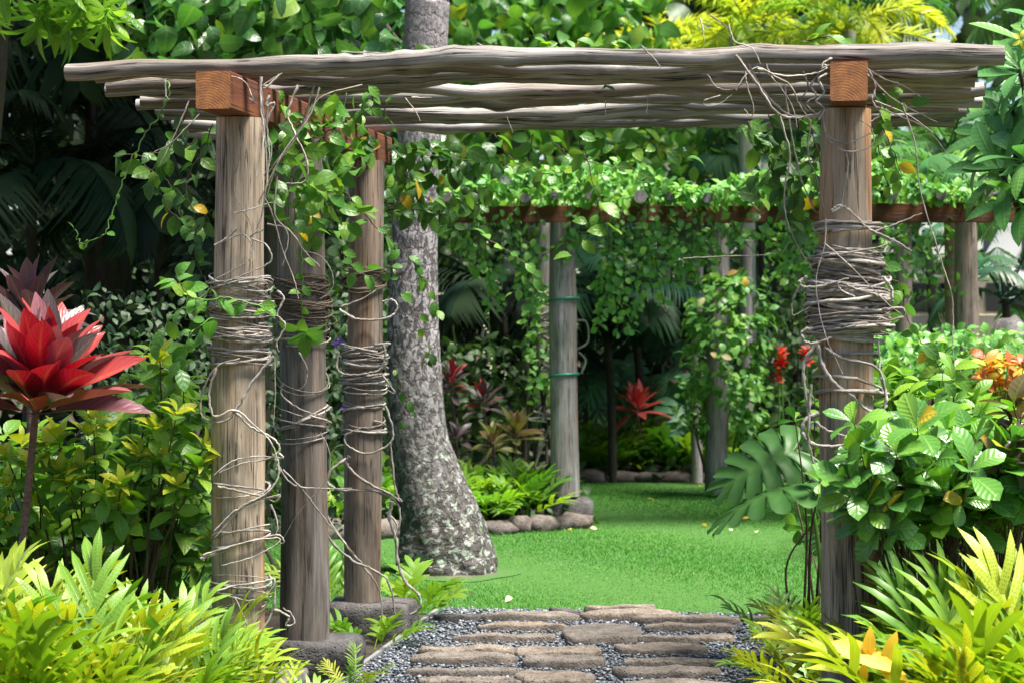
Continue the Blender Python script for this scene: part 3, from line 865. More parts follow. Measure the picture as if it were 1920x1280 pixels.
def pole_geo(p0, p1, r0, r1, seed, n=110, k=14, wander=.02, knots=5, up=(0, 1, .15)):
    rs = np.random.default_rng(seed)
    t = np.linspace(0, 1, n)
    p0, p1 = np.array(p0, float), np.array(p1, float)
    p = p0 + (p1 - p0) * t[:, None]
    env = 1.0
    for f, am in ((2.2, 1.0), (5.6, .6), (12, .32), (21, .16)):
        ph = rs.uniform(0, 6.28, 2)
        p[:, 2] += wander * am * np.sin(f * math.pi * t + ph[0]) * env
        p[:, 1] += wander * .8 * am * np.sin(f * math.pi * t + ph[1])
    rad = r0 + (r1 - r0) * t
    rad = rad * (1 + .06 * np.sin(t * 13 + seed) + .05 * np.sin(t * 29 + seed * 3))
    ks = [(rs.uniform(0, 6.28), rs.uniform(.1, 3.4), rs.uniform(.03, .08), rs.uniform(.18, .5)) for _ in range(knots)]
    def rf(L, a_):
        d = 1 + .14 * nz(math.cos(a_) * 1.1 + seed, math.sin(a_) * 1.1, L * 3.0) + .08 * nz(math.cos(a_) * 3, math.sin(a_) * 3 + seed, L * 8)
        for ka, kl, kr, kh in ks:
            dl = abs(L - kl)
            if dl < kr:
                w = abs((a_ - ka + math.pi) % (2 * math.pi) - math.pi) * r0
                q = math.hypot(w, dl) / kr
                if q < 1: d += kh * (1 - q * q)
        return d
    return tube(p, rad, k, True, rf, up)
svals = [-.16, .04, .25, .46, .68, .89, 1.11, 1.32, 1.53, 1.75, 1.97, 2.20, 2.46]
prs = np.random.default_rng(21)
POLES = []
for q, s in enumerate(svals):
    t0 = -.646 + (0 if q == 0 else -.12 * s + prs.uniform(-.03, .09))
    t1 = 2.905 + (0 if q == 0 else prs.uniform(-.10, .05) + .004 * q)
    r = .034 if q == 0 else prs.uniform(.026, .034)
    a_, b_ = at(PL, s, t0), at(PL, s + prs.uniform(-.05, .05) * (q > 0), t1)
    z = 2.487 + r + (.004 if q == 0 else prs.uniform(0, .008))
    flip = prs.random() < .4 and q > 0
    ra, rb = (r * 1.08, r * .86) if flip else (r * .88, r * 1.10)
    zt = .010 if q == 0 else prs.uniform(-.006, .012)
    obj('roof_pole', pole_geo((a_[0], a_[1], z + .006), (b_[0], b_[1], z + zt), ra, rb, 40 + q, wander=.014 if q else .011, knots=11), M_['pole'], pergola)
    POLES.append((a_, b_, z))

# ------------------------------------------------------------------ the far pergola
FY = 16.2
farp = thing('pergola', 'far pergola of slim silver posts and one red beam, its roof buried under green vine', 'pergola', (.39, FY, 0))
zb = EYE + (HOR - 417) / FPX * FY
for x0, x1, dz, bh in ((-1.0, 2.60, 0.0, .125), (2.603, 5.6, .0, .145)):
    side, prof = box_piece(x1 - x0, .12, bh, 5 + x0)
    MB = Matrix.Translation((x0, FY + .06, zb + dz))
    capV = [(x1 - x0 + .001, a_, z_) for a_, z_ in prof] + [(x1 - x0 + .001, 0, .06)]
    cap = geo(capV, None, [(j, (j + 1) % 8, 8) for j in range(8)])
    capV0 = [(-.001, a_, z_) for a_, z_ in prof] + [(-.001, 0, .06)]
    cap0 = geo(capV0, None, [(j, 8, (j + 1) % 8) for j in range(8)])
    obj('beam', xf(cat([side, cap, cap0]), MB), M_['far_beam'], farp, smooth=False)
for x0 in (-1.0,):
    side, prof = box_piece(6.6, .12, .125, 15)
    obj('beam', xf(side, Matrix.Translation((x0, FY + 2.6, zb + .125))), M_['far_beam'], farp, smooth=False)
def far_post(px, Y, w, zb_, zt, seed, footing=True, knot=None, mat='post_far'):
    x = (px - 960) / FPX * Y
    r = w / 2 / FPX * Y
    obj('post', post_geo((x, Y, zb_), (x, Y, zt), r * 1.06, r * .93, seed, 24, 24, knot=knot), M_[mat], farp)
    if footing:
        obj('stone_footing', rock((x + .04, Y + .02, zb_ * .42), (.19, .17, zb_ * .60), seed + 3, 3, .1, .8, .12), M_['darkstone'], farp)
far_post(1057, FY + .06, 52, .225, zb - .002, 2.0, knot=[(3.5, 1.30, .10, .35), (2.6, .22, .05, .2)])
far_post(1813, FY + .06, 46, .10, zb - .002, 8.0, False, mat='post_brown')
far_post(1018, FY + 2.6, 34, .22, zb + .124, 4.0)
far_post(1345, FY + 2.66, 42, .05, zb + .124, 5.0, False)
far_post(1692, FY + 2.66, 34, .05, zb + .124, 6.0, False)
far_post(1400, 20.3, 25, .02, zb + .05, 9.0, False)
far_post(1308, 20.3, 22, .02, zb + .05, 10.0, False)
# two ties round the front post
for py in (562, 703):
    c = P(1057, py, FY + .06)
    th = np.linspace(0, 2 * math.pi, 25)
    p = np.stack([c.x + .112 * np.cos(th), c.y + .112 * np.sin(th), c.z + .012 * np.cos(th + .6)], -1)
    obj('tie_band', tube(p, .011, 6), M_['band'], farp)
RAFT = []
for q, px in enumerate((838, 903, 972, 1040, 1111, 1182, 1256, 1323, 1389, 1464, 1530, 1600, 1668, 1745, 1820, 1890)):
    x = (px - 960 + 12 * math.sin(q * 4.1)) / FPX * FY
    z = zb + .127 + .042 + (.006 if px < 1500 else .02)
    obj('rafter', pole_geo((x, FY - .34 - .05 * (q % 3), z + .016 * math.sin(q * 2.3)), (x + .15, FY + 3.1, z + .15), .041 + .008 * math.sin(q * 1.7), .036, 90 + q, 16, 10, .012, 2, up=(0, 0, 1)), M_['rafter'], farp)
# ------------------------------------------------------------------ coconut palm
def trunk_mat():
    m, nt, b, out = new_mat('palm_bark')
    uv = nd(nt, 'ShaderNodeTexCoord').outputs['UV']
    sx = nd(nt, 'ShaderNodeSeparateXYZ', {0: uv})
    z = sx.outputs[1]
    n1 = noise_tex(nt, mapped(nt, uv, (16, 8, 1)), 1, 5, .6)
    n2 = noise_tex(nt, mapped(nt, uv, (60, 30, 1)), 1, 5, .65)
    fl = noise_tex(nt, mapped(nt, uv, (34, 15, 1)), 1, 3, .5, .8)
    col = mixc(nt, nd(nt, 'ShaderNodeMapRange', {0: n2, 1: .3, 2: .7}).outputs[0], (.19, .17, .175), (.38, .35, .36))
    # dark pits where the old bark has gone
    fm = nd(nt, 'ShaderNodeMapRange', {0: fl, 1: .49, 2: .53}).outputs[0]
    zup = nd(nt, 'ShaderNodeMapRange', {0: z, 1: 2.5, 2: 3.3, 3: 1.0, 4: .25}).outputs[0]
    col = mixc(nt, mth(nt, 'MULTIPLY', mth(nt, 'MULTIPLY', fm, zup), .85), col, (.055, .048, .05))
    # ring scars
    rg = mth(nt, 'SINE', mth(nt, 'ADD', mth(nt, 'MULTIPLY', z, 62.0), mth(nt, 'MULTIPLY', n1, 9.0)))
    rm = nd(nt, 'ShaderNodeMapRange', {0: rg, 1: .80, 2: 1.0}).outputs[0]
    col = mixc(nt, mth(nt, 'MULTIPLY', rm, .45), col, (.10, .09, .09))
    # lichen and bark darkened towards the foot
    low = nd(nt, 'ShaderNodeMapRange', {0: z, 1: .45, 2: 1.5, 3: 1.0, 4: 0.0}).outputs[0]
    li = noise_tex(nt, mapped(nt, uv, (30, 21, 1)), 1, 6, .72, .6)
    lm = mth(nt, 'MULTIPLY', nd(nt, 'ShaderNodeMapRange', {0: li, 1: .52, 2: .555}).outputs[0], low)
    col = mixc(nt, mth(nt, 'MULTIPLY', low, .82), col, (.055, .048, .044))
    col = mixc(nt, mth(nt, 'MULTIPLY', lm, .62), col, mixc(nt, nd(nt, 'ShaderNodeMapRange', {0: n1, 1: .42, 2: .6}).outputs[0], (.46, .44, .42), (.50, .60, .49)))
    mo = noise_tex(nt, mapped(nt, uv, (9, 8, 1)), 1, 4, .6)
    col = mixc(nt, mth(nt, 'MULTIPLY', mth(nt, 'MULTIPLY', nd(nt, 'ShaderNodeMapRange', {0: mo, 1: .58, 2: .68}).outputs[0], nd(nt, 'ShaderNodeMapRange', {0: z, 1: .1, 2: .9, 3: 1.0, 4: 0.0}).outputs[0]), .7), col, (.07, .11, .03))
    h = mth(nt, 'SUBTRACT', mth(nt, 'ADD', n2, mth(nt, 'MULTIPLY', lm, .4)), mth(nt, 'ADD', mth(nt, 'MULTIPLY', fm, 1.3), mth(nt, 'MULTIPLY', rm, .5)))
    bp = nd(nt, 'ShaderNodeBump', {'Strength': .8, 'Distance': .016, 'Height': h})
    nt.links.new(col, b.inputs['Base Color']); nt.links.new(bp.outputs[0], b.inputs['Normal'])
    b.inputs['Roughness'].default_value = .9
    b.inputs['Specular IOR Level'].default_value = .2
    return m
M_['palm_bark'] = trunk_mat()
prof = [(840, 1092, 196), (839, 1075, 190), (836, 1050, 184), (833, 1020, 176), (826, 980, 160), (812, 935, 142), (797, 880, 124), (784, 820, 112), (777, 720, 104), (774, 620, 97), (776, 520, 91), (778, 420, 85), (783, 330, 82), (791, 200, 82), (799, 60, 84), (806, -90, 84), (822, -400, 82), (850, -900, 78), (890, -1500, 70)]
pp = catmull([(P(x, y, 13.15).x, 13.15 - .0 * i_, P(x, y, 13.15).z) for i_, (x, y, w) in enumerate(prof)], 10)
pw_ = np.interp(np.linspace(0, len(prof) - 1, len(pp)), np.arange(len(prof)), [w / 2 / FPX * 13.15 for _, _, w in prof])
def trf(L, a_):
    low = max(0, 1 - L / .9)
    d = 1 + .03 * nz(math.cos(a_) * 1.4, math.sin(a_) * 1.4, L * 2) + low * (.10 * nz(math.cos(a_) * 2.6, math.sin(a_) * 2.6 + 3, L * 3) + .06 * nz(math.cos(a_) * 8, math.sin(a_) * 8, L * 14)) + .018 * nz(math.cos(a_) * 9, math.sin(a_) * 9, L * 16)
    return d + .005 * math.sin(L * 62)
coco = thing('coconut_palm', 'tall coconut palm with a swollen lichen covered foot beside the lawn', 'palm tree', (TRX, TRY, 0))
# resample finely so that the scars and flakes are real relief
LL = np.concatenate([[0], np.cumsum(np.linalg.norm(np.diff(pp, axis=0), axis=1))])
ln = np.concatenate([np.arange(0, 3.6, .018), np.arange(3.6, LL[-1], .1)])
pp2 = np.stack([np.interp(ln, LL, pp[:, j]) for j in range(3)], -1)
obj('trunk', tube(pp2, np.interp(ln, LL, pw_), 64, True, trf), M_['palm_bark'], coco)

# ------------------------------------------------------------------ leaf library
def lib(key, mat, geos):
    return [(g, mesh_of(key, g, M_[mat])) for g in geos]
frs = np.random.default_rng(5)
vine_g = [leaf(.56, 5, .46, .22, d, .75, .10, tw) for d, tw in ((.3, .2), (.8, -.3), (.5, .5), (1.2, 0))]
oval_g = [leaf(.50, 5, .48, .2, d, .8, .08, tw) for d, tw in ((.4, .2), (.9, -.2), (.6, .3))]
obov_g = [leaf(.54, 6, .66, .2, d, .62, .06, tw) for d, tw in ((.25, .1), (.6, -.15), (.9, .2))]
lance_g = [leaf(.26, 6, .5, .3, d, .8, .06, tw, .02) for d, tw in ((.5, .2), (1.0, -.2), (1.4, .3))]
mango_g = [leaf(.21, 6, .5, .3, d, .8, .06, tw, .02) for d, tw in ((.5, .2), (1.0, -.2), (1.4, .3))]
broad_g = [leaf(.64, 6, .38, .16, d, .62, .12, tw, .015) for d, tw in ((.4, .15), (.9, -.25), (1.3, .2))]
ti_g = [leaf(.265, 9, .54, f, d, .80, .12, tw, .010) for d, tw, f in ((.12, .1, .5), (.35, -.15, .35), (.7, .2, .3), (.25, .3, .55))]
plum_g = [leaf(.27, 7, .60, .3, d, .75, .08, tw) for d, tw in ((.2, .05), (.55, -.1), (.9, .1))]
round_g = [leaf(.62, 4, .5, .2, d, .7, .1, tw) for d, tw in ((.4, .2), (.9, -.2), (.6, .4))]
LEAF = {}
for key, mat, gs in (('vine', 'vine', vine_g), ('vine_dark', 'vine_dark', vine_g), ('mat', 'mat', round_g), ('shrub', 'shrub', oval_g), ('yellow', 'yellow', lance_g + oval_g),
                     ('glossy', 'glossy', obov_g), ('ti', 'ti', ti_g), ('ti_purple', 'ti_purple', ti_g), ('ti_pink', 'ti_pink', ti_g), ('ti_olive', 'ti_olive', ti_g), ('canopy', 'canopy', broad_g),
                     ('canopy2', 'canopy2', oval_g + broad_g), ('mango', 'mango', mango_g), ('dark', 'dark', oval_g), ('thicket', 'thicket', broad_g + oval_g), ('plumeria', 'plumeria', plum_g),
                     ('croton_red', 'croton_red', oval_g), ('croton_dark', 'croton_dark', lance_g + oval_g), ('flower_red', 'flower_red', oval_g), ('flower_white', 'flower_white', round_g),
                     ('flower_purple', 'flower_purple', round_g), ('fallen', 'fallen', oval_g)):
    LEAF[key] = lib('leaf', mat, gs)
FROND = {}
FROND['fern'] = lib('frond', 'fern', [fern_frond(frs, p, l, w, a_, st, d) for p, l, w, a_, st, d in ((8, .23, .037, 54, .18, .4), (9, .20, .033, 60, .16, .65), (7, .25, .039, 50, .22, .3), (8, .22, .035, 58, .18, .85), (6, .28, .042, 48, .24, .2), (9, .20, .032, 64, .16, .5))])
FROND['fern_far'] = lib('frond', 'fern_far', [fern_frond(frs, p, l, w, a_, st, d) for p, l, w, a_, st, d in ((6, .30, .070, 58, .25, .6), (7, .27, .062, 60, .25, .9), (5, .34, .075, 52, .28, .5))])
FROND['palm_shaded'] = lib('frond', 'palm_shaded', [palm_frond(frs, 34, .36, .022, 58, .16, d, .7) for d in (.9, 1.4, 1.9)])
FROND['palm_mid'] = lib('frond', 'palm_mid', [palm_frond(frs, 34, .36, .024, 58, .16, d, .6) for d in (.8, 1.3, 1.8)])
FROND['palm_yellow'] = lib('frond', 'palm_yellow', [palm_frond(frs, 46, .19, .022, 62, .14, d, .25, 1.0) for d in (.9, 1.3, 1.7)])
FROND['palm_grey'] = lib('frond', 'palm_grey', [palm_frond(frs, 34, .34, .022, 55, .16, d, .7) for d in (.7, 1.1, 1.5)])
FROND['fan'] = lib('frond', 'palm_grey', [fan_leaf(frs), fan_leaf(frs, 24, 270)])
FROND['monstera'] = lib('leaf', 'monstera', [monstera_leaf(frs), monstera_leaf(frs, 6)])
FROND['monstera_far'] = lib('leaf', 'monstera_far', [monstera_leaf(frs), monstera_leaf(frs, 6)])
LEAF.update(FROND)

def foliage(root, key, M, nobj=300, part='leaf', mass='foliage'):
    """the leaves of one thing: the nobj nearest ones in view as single parts, the rest as one mass"""
    if isinstance(M, list): M = np.concatenate([m.reshape(-1, 4, 4) for m in M])
    L = LEAF[key]
    nv = len(L)
    px, py = proj(M[:, :3, 3])
    inn = (px > -30) & (px < 1950) & (py > -30) & (py < 1310)
    order = np.where(inn)[0]
    order = order[np.argsort(M[order, 1, 3])][:nobj]
    used = np.zeros(len(M), bool)
    var = RNG.integers(0, nv, len(M))
    for q in order:
        used[q] = True
        put(part, L[var[q]][1], root, Matrix(M[q].tolist()))
    rest = np.where(~used)[0]
    if len(rest):
        gs, ti = [], []
        for v in range(nv):
            k = rest[var[rest] == v]
            if len(k):
                gs.append(scatter(L[v][0], M[k])); ti.append(np.repeat(RNG.random(len(k)), len(L[v][0][0])))
        mat = L[0][1].materials[0]
        obj(mass, cat(gs), mat, root, kind='stuff', tint=np.concatenate(ti))

def rmat(n, up=1.0, hang=0.0, rs=RNG):
    """random leaf directions and face normals"""
    d = rs.normal(0, 1, (n, 3)); d[:, 2] -= hang
    nn = rs.normal(0, .6, (n, 3)); nn[:, 2] += up; nn[:, 1] -= .45
    return d, nn

# ------------------------------------------------------------------ ferns
def fern(loc, n, L, key, label, group, lean=(0, 0), lo=34, hi=74, rs=RNG):
    t = thing('fern', label, 'fern', loc, group)
    k = np.arange(n)
    az = k * 2.39996 + rs.uniform(0, 6.28)
    el = np.radians(rs.uniform(lo, hi, n))
    d = np.stack([np.cos(el) * np.cos(az) + lean[0], np.cos(el) * np.sin(az) + lean[1], np.sin(el)], -1)
    nn = np.stack([-np.sin(el) * np.cos(az), -np.sin(el) * np.sin(az), np.cos(el)], -1) + rs.normal(0, .35, (n, 3))
    p = np.array(loc) + np.stack([.05 * np.cos(az), .05 * np.sin(az), np.zeros(n)], -1)
    foliage(t, key, frames(p, d, nn, L * rs.uniform(.7, 1.12, n)), 999, 'frond')
    return t
LB_L = 'lime green fern with long lobed fronds in the thick bed at the lower left'
LB_R = 'lime green fern with long lobed fronds in the bed under the right post'
frs2 = np.random.default_rng(12)
def bed(region, n, Y0, Y1, L, lab, grp, key='fern', nf=9, topfun=None):
    placed = []
    tries = 0
    while len(placed) < n and tries < 5000:
        tries += 1
        Y = frs2.uniform(Y0, Y1)
        px = frs2.uniform(*region)
        x = (px - 960) / FPX * Y
        if any((x - a_) ** 2 + (Y - b_) ** 2 < .12 ** 2 for a_, b_ in placed): continue
        s = topfun(px, Y) if topfun else 1.0
        if s <= 0: continue
        placed.append((x, Y))
        fern((x, Y, float(ground_z(x, Y))), nf, L * s * frs2.uniform(.88, 1.12), key, lab, grp, rs=frs2)
def top_l(px, Y):       # wanted height of the bed top by photo column
    ty = np.interp(px, [-150, 0, 120, 250, 380, 480, 560, 640], [950, 980, 1015, 1030, 1070, 1190, 1215, 1250])
    z = EYE + (HOR - ty) / FPX * Y
    return max(.25, z / .88)
bed((-200, 305), 42, 6.9, 8.0, .80, LB_L, 'ferns of the lower left bed', topfun=top_l)
bed((350, 520), 8, 7.3, 8.2, .40, LB_L, 'ferns of the lower left bed', nf=8)
def top_r(px, Y):
    ty = np.interp(px, [1440, 1500, 1580, 1700, 1780, 1850, 2000], [1190, 1150, 1130, 1040, 985, 1000, 990])
    z = EYE + (HOR - ty) / FPX * Y
    return max(.3, z / .84)
bed((1825, 2160), 34, 6.8, 7.7, .80, LB_R, 'ferns of the lower right bed', topfun=top_r)
bed((1650, 1820), 9, 6.9, 7.5, .42, LB_R, 'ferns of the lower right bed', nf=8)
bed((1500, 1560), 7, 8.5, 9.6, .50, LB_R, 'ferns of the lower right bed', nf=7)
bed((1660, 1980), 10, 7.9, 8.6, .75, LB_R, 'ferns of the lower right bed', nf=8, topfun=lambda px, Y: (EYE + (HOR - 1040) / FPX * Y) / .84)
# single small ferns that stand apart
fern((P(700, 1165, 10.1).x, 10.05, .0), 7, .30, 'fern_far', 'small dark fern against the stone under the rear left post', None)
fern((P(765, 1130, 11.0).x, 11.0, .0), 9, .40, 'fern_far', 'small leafy fern between the rear left post and the coconut palm foot', None)
fern((P(625, 1090, 11.3).x, 11.3, .0), 9, .45, 'fern', 'bright fern seen in the gap between the middle and rear left posts', None)
fern((P(665, 1240, 9.2).x, 9.0, .0), 6, .24, 'fern', 'drooping fern at the edge of the gravel beside the left footing stones', None)
LB_B = 'green fern in the raised bed behind the coconut palm'
for q in range(26):
    x = frs2.uniform(-.60, .10); Y = frs2.uniform(15.75 + .28 * (x + .6), 17.2)
    fern((x, Y, .06), 8, .46 * frs2.uniform(.85, 1.15), 'fern_far', LB_B, 'ferns behind the coconut palm', rs=frs2)
for q in range(12):
    fern((frs2.uniform(-2.3, -.9), frs2.uniform(15.6, 17.0), .05), 8, .55, 'fern_far', 'green fern glimpsed low between the left pergola posts', 'ferns beyond the left posts', rs=frs2)
LB_F = 'bright green fern behind the stone edging at the far end of the lawn'
for q in range(44):
    x = frs2.uniform(.55, 2.9); Y = frs2.uniform(20.85, 22.2)
    fern((x, Y, .06), 8, .58 * frs2.uniform(.85, 1.2), 'fern_far', LB_F, 'ferns at the far end of the lawn', rs=frs2)
# the dropped yellow frond on the right bed
yf = thing('fallen_frond', 'bright yellow dead fern frond lying on the ferns below the right post', 'fern frond', tuple(P(1625, 1235, 6.8)))
g = fern_frond(np.random.default_rng(3), 2, .40, .13, 48, .10, .3)
g2 = strip(np.stack([np.linspace(.0, .85, 8), np.zeros(8), .03 * np.sin(np.linspace(0, 3, 8))], -1), (0, 1, 0), np.array([.02, .10, .13, .13, .12, .09, .05, .005]), fold=.25)
M = frames([P(1558, 1205, 6.8)], [(.78, -.12, -.32)], [(.15, -.8, .6)], .30)[0]
obj('blade', xf(g2, M), M_['yellow_frond'], yf)
for dx_, dy_, ddx, ddz, s in ((1628, 1232, .1, 1.0, .10), (1660, 1240, .35, .9, .105), (1618, 1245, .1, -.9, .07), (1650, 1250, .9, -.5, .12)):
    M = frames([P(dx_, dy_, 6.78)], [(ddx, -.1, ddz)], [(0, -1, .3)], s)[0]
    obj('lobe', xf(leaf(.42, 5, .4, .15, .3, .8, 0), M), M_['yellow_frond'], yf)

# ------------------------------------------------------------------ edging stones
def edging(label, pts, w, h, seed, name='stone_edging', group=None):
    pts = np.array(pts, float)
    d = np.concatenate([[0], np.cumsum(np.linalg.norm(np.diff(pts, axis=0), axis=1))])
    t = thing(name, label, 'stone edging', (pts[0][0], pts[0][1], 0))
    rs = np.random.default_rng(seed)
    s = 0
    while s < d[-1]:
        L = rs.uniform(*w)
        c = [np.interp(s + L / 2, d, pts[:, j]) for j in (0, 1)]
        c2 = [np.interp(s + L / 2 + .05, d, pts[:, j]) for j in (0, 1)]
        hh = h * rs.uniform(.8, 1.2)
        obj('stone', rock((c[0], c[1] + rs.uniform(-.02, .02), hh * .38), (L * .60, rs.uniform(.09, .14), hh * .62), rs.uniform(0, 90), 2, math.atan2(c2[1] - c[1], c2[0] - c[0]), .62, .42), M_['edgestone'], t)
        s += L * .93
edging('low row of brown lava stones edging the fern bed behind the coconut palm', [(-.62, 15.42), (-.15, 15.55), (.22, 15.75), (.50, 16.02)], (.13, .26), .11, 4)
edging('long low row of lava stones along the far end of the lawn', [(.62, 20.55), (1.5, 20.6), (2.4, 20.55), (3.4, 20.4)], (.22, .42), .12, 8)
edging('short row of lava stones seen low between the left pergola posts', [(-2.5, 15.1), (-1.6, 15.2), (-.9, 15.3)], (.2, .34), .12, 14)
for (px, py, lab, key, sc_) in ((1312, 912, 'pale fallen leaf lying at the far end of the lawn', 'fallen', .10), (1105, 990, 'small brown fallen leaf beside the far footing stone', 'fallen', .06), (1215, 935, 'pale yellow fallen leaf in the middle of the far lawn', 'fallen', .07),
                                (1407, 972, 'tan fallen leaf on the lawn under the split leaf plant', 'fallen', .10), (1367, 992, 'cream petal on the lawn left of its twin', 'flower_white', .05), (1419, 996, 'cream petal on the lawn below the split leaf plant', 'flower_white', .05),
                                (1315, 983, 'reddish brown fallen leaf on the lawn', 'fallen', .07), (1072, 993, 'orange fallen leaf by the stone edging', 'fallen', .07), (877, 1112, 'dark curled leaf on the lawn near the coconut palm', 'croton_dark', .06), (960, 1120, 'thin straw coloured leaf lying on the near lawn', 'fallen', .07)):
    p = G(px, py, .03)
    v = RNG.integers(0, 3)
    az = RNG.uniform(0, 6.28)
    M = frames([(p.x, p.y, .034)], [(math.cos(az), math.sin(az), .1)], [(RNG.normal(0, .3), RNG.normal(0, .3) - .3, 1)], sc_)[0]
    o = put('fallen_leaf', LEAF[key][v][1], None, Matrix(M.tolist()))
    tag(o, lab, 'leaf', 'fallen leaves on the lawn')
# ------------------------------------------------------------------ woody vines wound round the posts
def coil(post, z0, z1, turns, th, seed, tilt=.02, bulge=.02, wob=.012, out0=0.0):
    x, y, zb_, zt_, r = POSTS[post]
    rs = np.random.default_rng(seed)
    n = max(int(turns * 22), 8)
    t = np.linspace(0, 1, n)
    th0, sg = rs.uniform(0, 6.28), rs.choice([-1, 1])
    a_ = th0 + sg * 2 * math.pi * turns * t
    ph = rs.uniform(0, 6.28)
    rr = r + th * .9 + out0 + bulge * np.array([max(0, .5 + nz(q * turns * 2.1 + seed, seed * .3, 1)) for q in t])
    z = z0 + (z1 - z0) * t + tilt * np.sin(a_ + ph) + wob * np.array([nz(q * turns * 3 + seed, 4, 2) for q in t])
    return np.stack([x + rr * np.cos(a_), y + rr * np.sin(a_), z], -1)
def zpix(post, py):
    return EYE + (HOR - py) / FPX * (POSTS[post][1] - .1)
def traced(pts, Y, n=7):
    """a strand hung at distance Y; pts are (column, row[, extra distance])"""
    return catmull([P(p[0], p[1], Y + (p[2] if len(p) > 2 else 0)) for p in pts], n)
def strand(root, p, th, mat='strand', k=6, taper=.5):
    n = len(p)
    th = th / 2
    q = np.arange(n)
    sd = float(p[0][0] * 37 + p[0][2] * 91)
    node = np.maximum(0, np.sin(q * .9 + sd)) ** 8 * .38
    p = np.array(p) + np.array([[nz(i * .8, sd, c) for c in (0, 3, 6)] for i in q]) * min(.006, th * .9)
    obj('strand', tube(p, np.linspace(th, th * taper, n) * (1 + .10 * np.sin(q * 1.3) + node), k), M_[mat], root)
def wind(post, label, specs, traces, mat='strand'):
    x, y, zb_, zt_, r = POSTS[post]
    t = thing('woody_vine', label, 'vine', (x, y, zb_), 'bare woody vines wound round the near posts')
    for sp in specs:
        py0, py1, cnt, turns, th, tilt, bulge = sp[:7]
        mt = sp[7] if len(sp) > 7 else mat
        for q in range(cnt):
            rs = np.random.default_rng(int(py0 * 7 + q * 13 + cnt))
            a_, b_ = rs.uniform(py0, py1), rs.uniform(py0, py1)
            b_ = a_ + (b_ - a_) * .45
            strand(t, coil(post, zpix(post, a_), zpix(post, b_), rs.uniform(*turns), th * rs.uniform(.65, 1.2), int(py0 + q * 31), tilt * rs.uniform(.3, 1.3), bulge * rs.uniform(.2, 1.25), .014), th * rs.uniform(.5, 1.3), mt)
    for pts, dY, th in traces:
        strand(t, traced(pts, y + dY), th, mat)
    return t
wind('fr', 'thick grey vine wound in a dense bulging coil round the right front post',
     [(412, 432, 6, (1.2, 2.2), .012, .012, .022), (465, 520, 17, (1.3, 2.4), .0115, .030, .034), (520, 575, 17, (1.3, 2.4), .0120, .028, .062), (560, 625, 18, (1.3, 2.6), .0135, .030, .058), (600, 638, 7, (1.1, 2.2), .016, .02, .04),
      (660, 700, 1, (1.0, 1.3), .014, .05, .02), (718, 745, 2, (1.1, 1.4), .019, .03, .035)],
     [([(1535, 640), (1512, 670), (1506, 700), (1515, 760), (1530, 790), (1560, 810), (1592, 818)], -.13, .015),
      ([(1532, 642), (1545, 690), (1570, 722), (1600, 745), (1632, 770), (1658, 765), (1662, 740), (1650, 700), (1648, 640)], -.13, .015),
      ([(1545, 650), (1580, 672), (1630, 682), (1652, 700), (1660, 740), (1655, 775), (1640, 800)], -.14, .012),
      ([(1535, 775), (1512, 785), (1505, 810), (1525, 832), (1560, 836), (1590, 832)], -.13, .018), ([(1520, 720), (1518, 770), (1516, 820), (1524, 860), (1540, 893)], -.135, .013),
      ([(1575, 390), (1560, 398), (1562, 392), (1578, 386), (1600, 402), (1630, 430), (1665, 450), (1705, 470)], -.125, .011), ([(1630, 432), (1670, 448), (1700, 466), (1708, 471)], -.13, .009),
      ([(1585, 285), (1590, 310), (1583, 350), (1577, 388)], -.115, .008), ([(1545, 245), (1560, 262), (1592, 268), (1632, 250)], -.118, .008), ([(1541, 210), (1548, 250), (1566, 275), (1600, 285), (1636, 270), (1632, 240), (1610, 225)], -.118, .007),
      ([(1500, 540), (1486, 562), (1486, 590), (1500, 585), (1520, 575)], -.13, .007), ([(1640, 435), (1680, 420), (1728, 400)], -.1, .008),
      ([(1545, 455), (1600, 505), (1660, 565), (1690, 590)], -.175, .006), ([(1548, 410), (1546, 460), (1530, 530), (1545, 620), (1580, 700)], -.19, .005),
      ([(1655, 580), (1690, 578), (1694, 592), (1660, 602), (1600, 600)], -.16, .012), ([(1658, 520), (1672, 545), (1668, 562), (1640, 552), (1600, 540), (1572, 530), (1578, 545), (1604, 556)], -.165, .012),
      ([(1512, 520), (1500, 528), (1506, 538), (1540, 536), (1590, 522)], -.15, .014), ([(1522, 615), (1504, 622), (1508, 640), (1530, 642), (1560, 632)], -.15, .014)])
